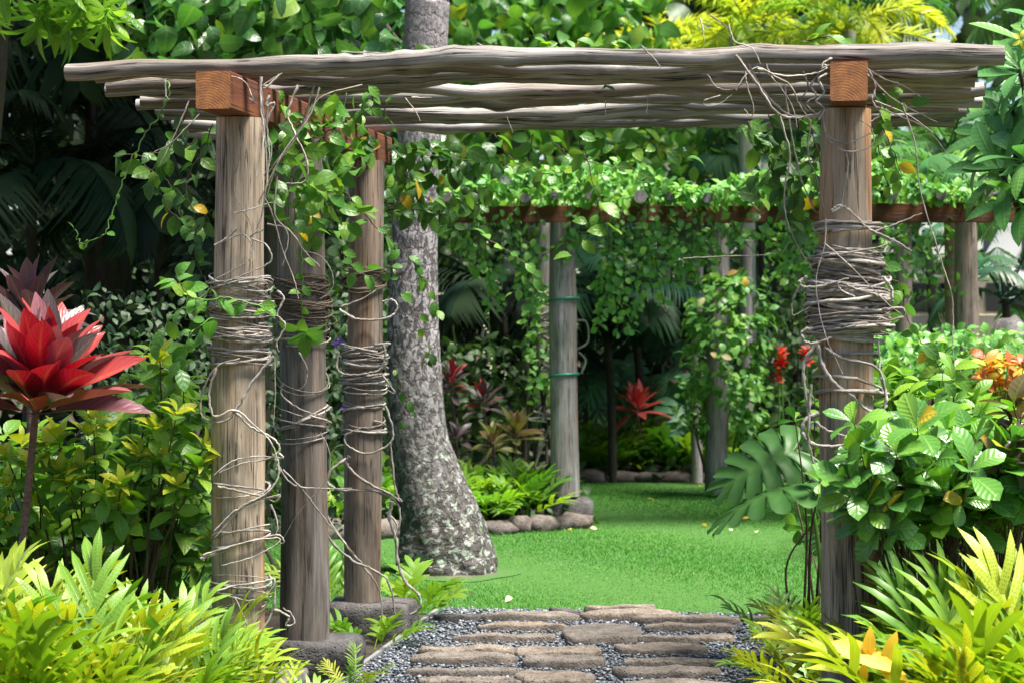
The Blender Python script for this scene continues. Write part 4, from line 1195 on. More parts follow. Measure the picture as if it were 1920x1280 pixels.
wind('fl', 'pale wiry vine looped down the whole left front post',
     [(515, 560, 9, (.8, 1.7), .0085, .034, .022), (560, 600, 10, (.9, 2.0), .0085, .022, .026), (600, 640, 13, (1.0, 2.2), .0095, .020, .026), (650, 690, 6, (.9, 1.8), .0095, .018, .022),
      (915, 935, 2, (1.0, 1.5), .010, .03, .012), (995, 1020, 3, (1.0, 1.6), .010, .025, .012), (1085, 1150, 7, (.8, 1.6), .009, .03, .02)],
     [([(512, 668), (470, 720), (448, 760), (420, 790), (385, 785), (375, 765), (385, 720), (410, 685), (450, 672)], -.135, .012), ([(405, 690), (392, 740), (402, 780), (440, 768), (480, 800), (505, 825), (520, 860), (518, 880)], -.14, .010),
      ([(440, 772), (470, 800), (510, 820), (524, 842), (500, 860), (455, 868), (412, 885)], -.13, .010), ([(520, 848), (530, 858), (490, 855), (440, 862), (400, 890)], -.13, .008),
      ([(408, 912), (450, 920), (500, 932), (524, 928), (515, 940), (490, 925)], -.13, .010), ([(520, 860), (522, 890), (505, 920), (470, 940), (430, 965), (402, 995)], -.135, .009), ([(524, 930), (490, 935), (450, 955), (402, 1008)], -.13, .009),
      ([(375, 1048), (410, 1035), (460, 1018), (520, 1002), (530, 1018), (500, 1015)], -.13, .010), ([(380, 1040), (420, 1028), (470, 1014), (522, 1008), (515, 1022), (470, 1045), (415, 1060)], -.135, .008),
      ([(508, 945), (520, 980), (516, 1005)], -.11, .008), ([(400, 1110), (440, 1098), (490, 1090), (515, 1085), (505, 1110), (470, 1125), (430, 1118)], -.13, .010), ([(515, 1090), (512, 1140), (490, 1180), (450, 1195), (420, 1182)], -.13, .009),
      ([(440, 1120), (470, 1190), (465, 1215), (455, 1200), (475, 1175), (500, 1130)], -.135, .008), ([(510, 1140), (540, 1155), (535, 1172), (552, 1168), (545, 1150), (530, 1140)], -.12, .010),
      ([(455, 222), (448, 300), (440, 360), (470, 420), (475, 470)], -.115, .005), ([(445, 430), (420, 450), (402, 460), (425, 450), (455, 440), (470, 455), (472, 480), (450, 500), (400, 525)], -.125, .007),
      ([(494, 430), (470, 445), (500, 460), (508, 490), (470, 510), (420, 530)], -.125, .008), ([(490, 160), (495, 230), (500, 330), (492, 400), (480, 430)], -.2, .009), ([(505, 175), (500, 240), (510, 285), (495, 330)], -.18, .008),
      ([(520, 545), (532, 560), (520, 590), (535, 610), (520, 640), (522, 660)], -.1, .010), ([(515, 670), (516, 740), (512, 800)], -.09, .006)])
wind('ml', 'thin brown vine tangle knotted round the middle left post',
     [(520, 560, 12, (.8, 1.8), .0065, .04, .03, 'strand_brown'), (545, 610, 18, (.9, 2.0), .0065, .035, .04, 'strand_brown'), (605, 640, 5, (.8, 1.4), .007, .03, .03), (700, 720, 2, (.8, 1.3), .007, .06, .014),
      (765, 835, 5, (.9, 1.4), .0085, .035, .016)],
     [([(530, 720), (528, 740), (560, 765), (600, 778), (612, 768)], -.13, .009), ([(560, 660), (575, 690), (572, 720), (560, 730)], -.13, .008), ([(568, 470), (600, 480), (622, 510), (622, 545), (600, 560)], -.13, .006),
      ([(510, 850), (545, 905), (600, 915), (660, 915)], -.14, .009), ([(530, 880), (565, 915), (600, 960), (640, 1010), (665, 1040)], -.14, .008), ([(600, 810), (618, 850), (610, 900), (560, 960), (530, 1010)], -.14, .005)])
wind('bl', 'grey vine wrapped in tight bands round the rear left post, loops trailing to gravel',
     [(505, 545, 9, (.9, 1.7), .010, .045, .022, 'strand_brown'), (648, 700, 14, (1.0, 2.2), .0115, .022, .024), (695, 735, 12, (1.0, 2.2), .012, .022, .022), (745, 760, 2, (1.0, 1.4), .011, .03, .012), (770, 830, 4, (.9, 1.3), .012, .03, .014)],
     [([(636, 580), (665, 597), (705, 600), (735, 592), (745, 575), (735, 562), (718, 566)], -.12, .014), ([(640, 575), (680, 560), (712, 540)], -.12, .011), ([(634, 660), (632, 690), (650, 702), (685, 700), (715, 690), (722, 660), (718, 645)], -.125, .013),
      ([(722, 760), (735, 800), (732, 830), (690, 850), (652, 835), (648, 815), (680, 800)], -.12, .013), ([(715, 700), (740, 735), (722, 730)], -.1, .010),
      ([(650, 860), (622, 880), (615, 905), (640, 918), (700, 920), (745, 945), (748, 990), (740, 1010)], -.13, .017), ([(655, 855), (650, 870), (680, 900), (730, 925), (752, 940), (742, 920), (736, 870), (732, 830)], -.14, .016),
      ([(735, 940), (730, 970), (742, 1010), (745, 1050), (760, 1090), (785, 1115), (786, 1140), (760, 1156)], -.10, .021), ([(560, 910), (590, 960), (618, 1010), (660, 1050), (700, 1068), (728, 1090), (738, 1140), (735, 1170), (700, 1195)], -.32, .015),
      ([(602, 950), (640, 1010), (680, 1060), (708, 1100), (716, 1150), (700, 1190)], -.30, .012), ([(724, 960), (740, 975), (748, 1000)], -.1, .012)])

# ------------------------------------------------------------------ bare strands and leafy vines trailing over the near pergola
def leafy(path, n, L, side=.7, hang=.5, rs=RNG, t0=0.0, t1=1.0, pair=False):
    d0 = np.concatenate([[0], np.cumsum(np.linalg.norm(np.diff(path, axis=0), axis=1))])
    s = np.linspace(t0, t1, n) * d0[-1]
    if pair: s = np.repeat(s[::2], 2)[:n]
    p = np.stack([np.interp(s, d0, path[:, j]) for j in range(3)], -1)
    tg = norm(np.stack([np.interp(np.minimum(s + .05, d0[-1]), d0, path[:, j]) - np.interp(np.maximum(s - .05, 0), d0, path[:, j]) for j in range(3)], -1))
    v = rs.normal(0, .5, (n, 3)); v[:, 0] += np.where(np.arange(n) % 2 == 0, 1, -1) * side; v[:, 1] -= .25
    d = v + tg * .45; d[:, 2] -= hang * rs.random(n)
    nn = rs.normal(0, .45, (n, 3)); nn[:, 2] += .75; nn[:, 1] -= .75
    return frames(p, d, nn, L * rs.uniform(.6, 1.15, n))
def leafy_vine(label, strands, key='vine', group='leafy vines on the near pergola', th=.006, mat='twig', extra=None, nobj=300):
    """strands: (pixel path, Y, number of leaves, leaf length)"""
    p0 = traced(strands[0][0], strands[0][1])
    t = thing('leafy_vine', label, 'vine', tuple(p0[0]), group)
    Ms = []
    for s in strands:
        p = traced(s[0], s[1])
        w = RNG.normal(0, .004, p.shape); p = p + w
        obj('stem', tube(p, np.linspace(th / 2, th / 4, len(p)), 5), M_[s[4] if len(s) > 4 else mat], t)
        if s[2]: Ms.append(leafy(p, s[2], s[3]))
    if extra is not None: Ms.append(extra)
    if Ms: foliage(t, key, Ms, nobj)
    return t
def cloud(n, px, py, Y, L, hang=.5, up=.8, rs=RNG):
    p = np.array([P(rs.uniform(*px), rs.uniform(*py), rs.uniform(*Y)) for _ in range(n)])
    d, nn = rmat(n, up, hang, rs)
    return frames(p, d, nn, L * rs.uniform(.6, 1.2, n))
leafy_vine('single thin vine shoot curving down into the dark left of the pergola', [([(312, 150), (318, 185), (300, 215), (265, 265), (235, 330), (210, 400), (195, 440), (165, 452), (148, 456), (140, 430)], 8.5, 12, .045, 'green_stem')], th=.007)
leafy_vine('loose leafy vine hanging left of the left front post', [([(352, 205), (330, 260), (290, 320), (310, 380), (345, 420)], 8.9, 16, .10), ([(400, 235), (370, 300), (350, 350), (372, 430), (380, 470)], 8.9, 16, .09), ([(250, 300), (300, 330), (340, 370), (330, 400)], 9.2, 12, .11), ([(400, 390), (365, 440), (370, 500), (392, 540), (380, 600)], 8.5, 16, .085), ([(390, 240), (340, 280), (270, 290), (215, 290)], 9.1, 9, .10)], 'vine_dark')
leafy_vine('bright leafy shoots reaching left from the left front post over yellow shrub', [([(520, 590), (440, 560), (380, 560), (335, 545), (330, 530)], 8.05, 13, .09, 'green_stem'), ([(400, 595), (360, 620), (345, 660), (330, 700)], 8.1, 10, .095, 'green_stem'), ([(395, 545), (340, 580), (300, 620), (260, 680), (235, 720)], 8.15, 11, .09, 'green_stem'), ([(350, 545), (330, 520), (345, 545), (370, 570)], 8.0, 8, .08)])
leafy_vine('thick green leafy vine spilling from the left beam over the middle post', [([(520, 170), (540, 240), (530, 300), (560, 360), (550, 420)], 8.7, 20, .085), ([(600, 190), (560, 240), (510, 290), (500, 340), (530, 390)], 8.8, 20, .085), ([(640, 230), (600, 260), (570, 310), (600, 350), (640, 400)], 9.0, 20, .09), ([(560, 230), (520, 270), (505, 310), (540, 350), (600, 350)], 8.75, 20, .085), ([(690, 250), (650, 280), (620, 330), (600, 400), (590, 450)], 9.2, 18, .10)], extra=np.concatenate([cloud(85, (500, 690), (225, 430), (8.6, 9.5), .115), cloud(45, (520, 700), (175, 300), (8.6, 9.6), .10)]))
leafy_vine('leafy shoot before the middle left post ending in a whorl of leaves', [([(556, 390), (562, 460), (568, 520), (566, 560), (572, 622)], 8.95, 11, .065, 'green_stem')], extra=rosette(P(570, 625, 8.9), (.1, -.5, -.8), 9, .115, 30, 95))
leafy_vine('long leafy shoot slanting down across the rear left post to the palm trunk', [([(600, 320), (650, 365), (700, 420), (760, 475), (805, 540), (820, 580)], 9.6, 19, .085, 'twig'), ([(740, 500), (760, 540), (785, 590), (800, 640)], 9.8, 7, .07), ([(640, 470), (660, 500), (700, 520), (730, 500)], 9.9, 9, .09)])
leafy_vine('few leaves climbing the lower palm trunk beside the rear left post', [([(742, 690), (752, 720), (770, 760), (762, 790)], 10.6, 6, .07), ([(790, 690), (800, 660), (805, 670)], 10.6, 4, .07)], 'vine_dark')
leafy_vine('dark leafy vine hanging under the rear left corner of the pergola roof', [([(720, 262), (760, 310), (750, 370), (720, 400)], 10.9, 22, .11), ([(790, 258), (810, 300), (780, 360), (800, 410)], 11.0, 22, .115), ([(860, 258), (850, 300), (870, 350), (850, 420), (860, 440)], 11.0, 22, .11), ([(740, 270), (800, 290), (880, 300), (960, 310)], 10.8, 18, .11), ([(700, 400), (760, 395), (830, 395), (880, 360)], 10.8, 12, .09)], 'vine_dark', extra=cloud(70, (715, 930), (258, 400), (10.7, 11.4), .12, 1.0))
leafy_vine('sparse vine with broad yellowing leaves dangling under the middle of the pergola roof', [([(930, 255), (960, 300), (1040, 325), (1130, 290), (1230, 275), (1300, 305)], 10.6, 22, .105), ([(1000, 250), (990, 310), (1010, 360)], 10.7, 8, .10), ([(1085, 255), (1100, 300), (1120, 390), (1095, 430), (1075, 480)], 10.3, 8, .12), ([(1120, 340), (1125, 400), (1140, 440)], 10.3, 6, .125), ([(1030, 255), (1060, 285), (1110, 305), (1180, 320), (1215, 325)], 10.5, 10, .10), ([(900, 440), (950, 470), (1000, 520), (960, 550)], 12, 12, .09)], 'vine')
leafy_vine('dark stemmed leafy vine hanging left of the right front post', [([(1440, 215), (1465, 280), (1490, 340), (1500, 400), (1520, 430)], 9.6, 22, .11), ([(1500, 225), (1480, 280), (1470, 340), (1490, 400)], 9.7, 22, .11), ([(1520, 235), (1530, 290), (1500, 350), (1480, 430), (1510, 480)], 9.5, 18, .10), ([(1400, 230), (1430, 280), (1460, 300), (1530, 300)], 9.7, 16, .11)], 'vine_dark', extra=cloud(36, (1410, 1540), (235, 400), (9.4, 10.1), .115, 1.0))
leafy_vine('leafy vine hanging right of the right front post', [([(1650, 200), (1660, 250), (1680, 300), (1690, 340)], 8.8, 14, .08), ([(1640, 240), (1650, 300), (1665, 350)], 9.0, 12, .085), ([(1640, 170), (1680, 185), (1700, 195)], 8.3, 7, .085), ([(1650, 500), (1690, 540), (1700, 600), (1745, 660), (1780, 730)], 8.5, 14, .09)], 'vine')
leafy_vine('sprigs of leaves growing on top of the grey roof poles', [([(1010, 100), (1030, 85), (1060, 95), (1120, 90), (1150, 80)], 8.3, 18, .085), ([(870, 102), (900, 85), (940, 98)], 8.4, 4, .05), ([(1500, 80), (1560, 70), (1580, 85)], 8.0, 8, .09), ([(790, 100), (820, 95)], 8.3, 5, .06)], 'shrub')
leafy_vine('little green leaves poking through the left half of the roof poles', [([(690, 160), (700, 190), (690, 210)], 8.6, 6, .075), ([(820, 170), (830, 165), (842, 175)], 9, 3, .05), ([(1130, 165), (1140, 160)], 8.6, 2, .06), ([(720, 190), (725, 220), (735, 235)], 8.8, 4, .05)], 'vine')
# bare strands on the right beam
bare_r = thing('bare_vine', 'tangle of bare grey stems draped round the right beam end', 'vine', tuple(P(1550, 200, 8.0)), 'bare stems on the near pergola')
for pts, Y, th in (([(1380, 105), (1420, 160), (1450, 205), (1480, 222), (1530, 215), (1548, 205)], 7.85, .012), ([(1400, 115), (1430, 170), (1470, 210), (1510, 222), (1545, 212)], 7.9, .010), ([(1430, 110), (1445, 140), (1480, 160), (1500, 200), (1520, 230)], 7.95, .009),
                   ([(1325, 140), (1345, 165), (1375, 168), (1400, 150), (1425, 137)], 7.9, .007), ([(1420, 130), (1470, 143), (1520, 140), (1548, 130), (1545, 122), (1540, 130)], 7.8, .008), ([(1540, 135), (1520, 160), (1530, 180), (1512, 195), (1530, 215)], 7.85, .009),
                   ([(1505, 135), (1515, 165), (1500, 190), (1515, 210)], 7.9, .008), ([(1550, 140), (1535, 150), (1545, 175), (1530, 190), (1545, 205), (1535, 225)], 7.75, .010), ([(1625, 130), (1660, 150), (1690, 160), (1726, 182)], 7.8, .007), ([(1625, 140), (1680, 190), (1757, 230)], 7.8, .007),
                   ([(1630, 135), (1640, 165), (1635, 190), (1650, 215), (1632, 230)], 7.8, .010), ([(1640, 200), (1690, 220), (1740, 245), (1780, 295)], 7.8, .006), ([(1640, 190), (1700, 215), (1750, 250)], 7.9, .005), ([(1690, 195), (1715, 270), (1722, 340), (1735, 395), (1765, 490), (1785, 560), (1786, 640), (1790, 695)], 7.9, .006),
                   ([(1312, 35), (1318, 60), (1319, 82)], 7.8, .006), ([(1330, 30), (1360, 50), (1380, 82)], 7.8, .007), ([(1365, 48), (1372, 70), (1378, 80), (1410, 92), (1425, 120)], 7.7, .007), ([(1395, 115), (1400, 160), (1412, 200), (1408, 220), (1395, 205)], 8.0, .006),
                   ([(1520, 225), (1515, 290), (1530, 330), (1545, 390)], 7.95, .006), ([(1470, 160), (1480, 230), (1500, 330), (1530, 400)], 8.1, .008), ([(1350, 180), (1320, 190), (1325, 200), (1350, 195), (1372, 178)], 8.1, .006), ([(1460, 215), (1480, 290), (1470, 360), (1480, 430), (1530, 520)], 8.2, .008),
                   ([(1380, 170), (1400, 140), (1430, 130), (1480, 190), (1495, 240)], 8.0, .006), ([(1560, 110), (1545, 118), (1540, 128), (1552, 124)], 7.7, .009), ([(1280, 485), (1340, 482), (1430, 478), (1470, 470), (1480, 440)], 8.2, .005), ([(1200, 85), (1225, 110), (1240, 130)], 7.9, .006)):
    strand(bare_r, traced(pts, Y), th)
bare_l = thing('bare_vine', 'tangle of bare grey stems dropping from the left beam past the left front post', 'vine', tuple(P(500, 180, 8.2)), 'bare stems on the near pergola')
for pts, Y, th in (([(425, 140), (460, 155), (475, 190), (468, 185)], 8.0, .006), ([(490, 145), (490, 200), (494, 260), (480, 330)], 7.98, .010), ([(525, 140), (500, 165), (495, 160), (530, 138)], 8.0, .008), ([(560, 160), (540, 210), (548, 240), (575, 300), (572, 340), (535, 345)], 8.5, .010),
                   ([(600, 165), (580, 220), (530, 290), (490, 370), (460, 430)], 8.3, .007), ([(590, 160), (560, 250), (520, 310), (500, 370)], 8.4, .007), ([(505, 180), (500, 200), (515, 195), (502, 230), (505, 290), (500, 350)], 8.05, .010), ([(680, 160), (600, 185), (560, 250), (500, 330), (480, 380)], 8.5, .007),
                   ([(500, 420), (540, 430), (570, 470), (600, 500)], 8.6, .008), ([(490, 360), (510, 400), (530, 470), (550, 520), (560, 560)], 8.5, .008), ([(520, 330), (515, 400), (540, 440), (530, 500)], 8.5, .008), ([(440, 400), (480, 390), (510, 380), (530, 390)], 8.2, .006),
                   ([(310, 150), (312, 180), (318, 188)], 8.2, .008), ([(355, 190), (330, 250), (300, 310)], 8.6, .006), ([(375, 215), (350, 240), (320, 270), (290, 285)], 8.6, .006), ([(760, 185), (780, 210), (788, 228)], 8.8, .005), ([(950, 220), (962, 250)], 9.6, .005), ([(1215, 180), (1212, 215)], 9.0, .005), ([(1135, 175), (1135, 215)], 8.8, .006), ([(772, 184), (810, 184)], 8.6, .008),
                   ([(650, 175), (640, 230), (625, 260)], 8.8, .006), ([(640, 98), (700, 100), (780, 100), (860, 98), (980, 102)], 8.15, .005), ([(895, 82), (920, 95), (940, 98), (985, 90)], 8.1, .004)):
    strand(bare_l, traced(pts, Y), th)
# ------------------------------------------------------------------ ti plants
def ti_plant(name, label, crown, foot, n, L, keys, axis=(0, 0, 1), lo=10, hi=105, stem_r=.013, group=None, bare=True, ring=.16):
    t = thing(name, label, 'ti plant', (foot[0], foot[1], foot[2]), group)
    c, f = np.array(crown), np.array(foot)
    mid = (c + f) / 2 + np.array((.03, .0, 0))
    obj('stem', tube(catmull([f, mid, c, c + np.array(axis) * L * .25], 10), np.linspace(stem_r, stem_r * .8, 31), 8), M_['ti_stem'], t)
    rs = np.random.default_rng(int(abs(c[0]) * 1000 + n))
    axis = np.array(axis, float); axis /= np.linalg.norm(axis)
    a = np.array((1.0, 0, 0)) - axis[0] * axis; a /= np.linalg.norm(a); b = np.cross(axis, a)
    k = np.arange(n)
    az = k * 2.39996 + rs.uniform(0, 6)
    el = np.radians(lo + (hi - lo) * (1 - (k + .5) / n) ** 1.0 + rs.uniform(-6, 6, n))
    d = np.cos(el)[:, None] * axis + np.sin(el)[:, None] * (np.cos(az)[:, None] * a + np.sin(az)[:, None] * b)
    pos = c + axis * (ring * L * (k / n))[:, None]
    nn = axis + d * -.1 + rs.normal(0, .18, (n, 3))
    M = frames(pos, d, nn, L * (1 - .25 * (k / n)) * rs.uniform(.85, 1.1, n))
    kk = rs.choice(len(keys), n)
    for q, key in enumerate(keys):
        if (kk == q).any(): foliage(t, key, M[kk == q])
    return t
c = P(66, 778, 8.1); f = P(-30, 1130, 8.0)
ti_plant('red_ti_plant', 'big crimson ti plant with long fanned leaves on a thin stem at far left', tuple(c), (f.x, f.y, 0.0), 54, .49, ['ti', 'ti', 'ti', 'ti', 'ti_purple'], (.22, -.25, 1), 3, 68, .016, ring=.16)
c = P(58, 620, 9.0)
ti_plant('purple_ti_plant', 'dusky purple ti plant standing behind the crimson one', tuple(c), (c.x - .1, 9.0, 0), 24, .34, ['ti_purple'], (.0, 0, 1), 4, 75, .015)
for name, lab, px, py, Y, n, L, keys in (('red_ti_plant', 'pink red ti plant among pale split leaves beyond the lawn', 1195, 775, 20.9, 20, .36, ['ti_pink']),
                                         ('purple_ti_plant', 'dark red topped ti plant nearest the far silver post', 908, 770, 17.4, 20, .24, ['ti_purple', 'ti_purple', 'ti']),
                                         ('purple_ti_plant', 'low purple ti plant beside the palm trunk', 855, 830, 17.2, 18, .22, ['ti_purple']),
                                         ('purple_ti_plant', 'tall dark ti plant with red tip leaning from behind the palm trunk', 846, 735, 17.8, 24, .24, ['ti_purple', 'ti_purple', 'ti']),
                                         ('olive_ti_plant', 'olive and bronze ti plant to the left of the far silver post', 965, 825, 17.3, 22, .30, ['ti_olive']),
                                         ('olive_ti_plant', 'small faded ti plant between the dark red and the bronze ones', 925, 845, 17.0, 14, .24, ['ti_olive']),
                                         ('purple_ti_plant', 'dull red ti plant behind the split leaves left of the vine clad column', 1258, 715, 21.4, 16, .30, ['ti_purple', 'ti'])):
    c = P(px, py, Y)
    ti_plant(name, lab, tuple(c), (c.x + .02, Y, 0), n, L, keys, (0, -.15, 1), 5, 100, .012, ring=.5 if 'dark' in lab else .2)

# ------------------------------------------------------------------ shrubs
def shrub(name, label, base, tips, key, L, per, tipkey=None, tipn=4, spread=(35, 95), nobj=300, stem='twig', down=None, levels=2, tr=.008, spr=.35):
    """stems from base to each tip, leaf whorls down each stem, young leaves at the tip"""
    t = thing(name, label, 'shrub', tuple(base))
    Ms, Ty = [], []
    st = []
    for p in tips:
        p = np.array(p); b = np.array(base) + np.array((RNG.normal(0, .10), RNG.normal(0, .08), 0))
        b[0] += (p[0] - b[0]) * spr
        mid = b + (p - b) * .5 + np.array((RNG.normal(0, .05), RNG.normal(0, .05), .08))
        path = catmull([b, mid, p], 8)
        st.append(tube(path, np.linspace(tr, tr * .35, len(path)), 5))
        ax = path[-1] - path[-4]
        for q in range(levels):
            k = len(path) - 1 - q * 2
            Ms.append(rosette(path[max(k, 3)], ax + RNG.normal(0, .06, 3), per, L * RNG.uniform(.8, 1.15), *spread))
        if tipkey: Ty.append(rosette(p + ax / np.linalg.norm(ax) * L * .18, ax, tipn, L * .75, 15, 60))
    obj('branches', cat(st), M_[stem], t)
    foliage(t, key, Ms, nobj)
    if Ty: foliage(t, tipkey, Ty, nobj, 'young_leaf', 'young_foliage')
    return t
# yellow tipped shrub on the left
srs = np.random.default_rng(31)
tips = []
for q in range(105):
    px = srs.uniform(-120, 410)
    top = np.interp(px, [-120, 0, 130, 230, 300, 345, 410], [840, 810, 800, 770, 660, 700, 830])
    py = srs.uniform(top, min(top + 300, 1040))
    tips.append(P(px, py, srs.uniform(8.65, 9.5)))
shrub('shrub', 'bushy green shrub with yellow young leaves behind the lime fern bed', (P(170, 900, 9.2).x, 9.2, 0), tips, 'shrub', .135, 5, None, nobj=300, levels=5, tr=.006)
ty = [(300, 665), (175, 785), (40, 830), (225, 905), (330, 770), (120, 880), (195, 920), (20, 905), (110, 815), (380, 830), (260, 850), (75, 945), (330, 905), (290, 800), (395, 1010), (235, 985), (10, 960), (150, 870), (60, 870), (345, 850), (285, 690), (320, 690), (200, 800), (165, 810), (15, 850), (90, 835), (130, 900), (230, 940), (370, 870), (300, 860)]
shrub('shrub', 'upright shoots of yellow new leaves rising through the green shrub', (P(200, 900, 8.8).x, 8.8, 0), [P(a_, b_ + 12, srs.uniform(8.3, 8.6)) for a_, b_ in ty], 'shrub', .13, 4, 'yellow', 6, levels=2, nobj=200)
# glossy shrub on the right
tips = []
for q in range(105):
    px = srs.uniform(1590, 1990)
    top = np.interp(px, [1560, 1620, 1680, 1760, 1850, 2000], [880, 830, 815, 800, 820, 830])
    tips.append(P(px, srs.uniform(top, 950), srs.uniform(7.45, 8.3)))
for a_, b_ in ((1600, 790), (1615, 850), (1600, 920), (1625, 950), (1590, 890), (1680, 850), (1720, 800), (1745, 860), (1820, 880), (1660, 940)):
    tips.append(P(a_, b_, 7.35))
shrub('shrub', 'glossy round leaved shrub in front of the right post', (P(1840, 900, 7.9).x, 7.9, 0), tips, 'glossy', .150, 6, None, spread=(25, 85), nobj=300, levels=2, tr=.006, spr=.15)
tips = [P(q_, srs.uniform(np.interp(q_, [1650, 1790, 1850, 1960], [650, 690, 760, 790]), 840), srs.uniform(9.0, 10.2)) for q_ in srs.uniform(1650, 1960, 80)]
shrub('shrub', 'smaller leaved green shrub behind the glossy one on the right', (P(1780, 900, 9.6).x, 9.6, 0), tips, 'shrub', .115, 6, None, nobj=300, levels=3, tr=.006)
tips = [P(srs.uniform(1470, 1545), srs.uniform(740, 990), srs.uniform(9.3, 10.2)) for q in range(8)]
shrub('shrub', 'sparse leafy stems between the split leaf plant and the right post', (P(1530, 900, 9.8).x, 9.8, 0), tips, 'glossy', .10, 5, None, nobj=100, levels=1)
tips = [P(a_, b_, 7.6) for a_, b_ in ((1895, 800), (1880, 850), (1915, 780), (1940, 840), (1900, 760))]
shrub('croton', 'bronze leaved croton at the right edge among the glossy leaves', (P(1900, 900, 7.7).x, 7.7, 0), tips, 'croton_dark', .17, 5, None, spread=(30, 95), levels=1)
tips = [P(srs.uniform(1830, 1985), srs.uniform(668, 745), srs.uniform(13.2, 14.0)) for q in range(46)]
shrub('croton', 'orange and red croton bush at the right edge behind the green shrub', (P(1890, 800, 13.6).x, 13.6, 0), tips, 'croton_red', .12, 6, None, spread=(30, 90), levels=1)
def mass_shrub(name, label, px, py, Y, n, L, key, nobj=300, cat_='shrub', hang=.3, up=.8, limbs=True):
    x0 = (np.mean(px) - 960) / FPX * np.mean(Y)
    base = (x0, float(np.mean(Y)), float(ground_z(0, np.mean(Y))))
    t = thing(name, label, cat_, base)
    M = cloud(n, px, py, Y, L, hang, up)
    if limbs:
        st = []
        for q in range(7):
            tip = P(RNG.uniform(*px), RNG.uniform(*py), RNG.uniform(*Y))
            b = np.array(base) + np.array((RNG.normal(0, .15), RNG.normal(0, .1), 0))
            path = catmull([b, (b + np.array(tip)) / 2 + RNG.normal(0, .06, 3), tip], 6)
            st.append(tube(path, np.linspace(.018, .005, len(path)), 5))
        obj('branches', cat(st), M_['bark'], t)
    foliage(t, key, M, nobj)
    return t
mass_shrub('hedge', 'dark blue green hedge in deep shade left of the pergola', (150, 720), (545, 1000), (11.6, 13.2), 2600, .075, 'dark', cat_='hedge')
mass_shrub('shrub', 'low blue green shrubs along the far right under the palm trunk', (1640, 1960), (620, 740), (13.5, 15.0), 1300, .09, 'mat', up=1.0)
mass_shrub('shrub', 'dark leafy bush behind the left pergola posts', (430, 760), (420, 1000), (16.5, 18.5), 1500, .13, 'thicket')
mass_shrub('shrub', 'deep green bush beside the red ginger flowers behind the right post', (1420, 1560), (560, 900), (20.5, 22.5), 800, .15, 'thicket')
mass_shrub('shrub', 'dim undergrowth bush between the palm trunk and the far silver post', (820, 1060), (640, 880), (17.8, 19.4), 700, .13, 'thicket')

mass_shrub('hedge', 'tall dark hedge closing the view behind the far pergola', (700, 1580), (360, 880), (24.8, 26.8), 4200, .21, 'thicket', cat_='hedge')
# ------------------------------------------------------------------ monstera
def split_plant(label, leaves, base, key, group=None, sr=.012):
    t = thing('split_leaf_plant', label, 'plant', base, group)
    for px, py, Y, d, n_, L in leaves:
        p = P(px, py, Y)
        b = np.array(base) + np.array((RNG.normal(0, .05), RNG.normal(0, .05), 0))
        mid = b + (np.array(p) - b) * .55 + np.array((0, 0, .12))
        obj('stalk', tube(catmull([b, mid, p], 8), np.linspace(sr, sr * .7, 17), 6), M_['green_stem'], t)
        M = frames([p], [d], [n_], L)[0]
        put('leaf', FROND[key][RNG.integers(0, 2)][1], t, Matrix(M.tolist()))
split_plant('split leaf philodendron with big lobed leaves left of the right post', [(1492, 842, 9.6, (-.90, -.20, -.30), (-.20, -.78, .62), .40), (1512, 905, 9.5, (-.93, -.2, -.14), (-.1, -.1, 1.0), .44), (1535, 1005, 9.7, (.2, -.5, -.3), (0, -.5, .8), .16)], (P(1552, 1085, 9.6).x, 9.6, .0), 'monstera')
bl = []
for px, py, L in ((1120, 735, .42), (1160, 715, .44), (1135, 790, .42), (1230, 740, .46), (1290, 740, .44), (1265, 800, .50), (1310, 780, .42), (1215, 790, .40), (1245, 695, .42), (1100, 770, .36), (1180, 835, .36), (1330, 720, .36)):
    bl.append((px + 10, py - 40, RNG.uniform(20.9, 21.8), (RNG.normal(0, .45), -.5, -.45), (RNG.normal(0, .25), -.75, .65), L))
split_plant('clump of pale split leaf plants round the pink red ti', bl, (P(1210, 850, 21.4).x, 21.4, 0), 'monstera_far')

# ------------------------------------------------------------------ vines of the far pergola
t = thing('climbing_vine', 'small leaved vine heaped along the roof of the far pergola', 'vine', (.4, FY + 1.2, zb + .1), 'vines of the far pergola')
n = 5000
x = RNG.uniform(-.75, 3.55, n); y = FY - np.where(RNG.random(n) < .3, .42, .24) + 3.2 * RNG.random(n) ** 2.2
hmax = .21 + .08 * np.sin(x * 3) + .05 * np.sin(x * 7.3 + 1)
hmax = hmax * np.interp(x, [-.75, -.3, 2.9, 3.5], [.7, 1, 1, .35])
z = zb + .15 + hmax * RNG.random(n) ** .8
d, nn = rmat(n, 1.1, .25)
foliage(t, 'mat', frames(np.stack([x, y, z], -1), d, nn, .088 * RNG.uniform(.7, 1.2, n)))
t = thing('climbing_vine', 'small leaved vine hanging in a ragged curtain from the far red beam', 'vine', (.4, FY - .1, zb), 'vines of the far pergola')
Ms = []
drs = np.random.default_rng(8)
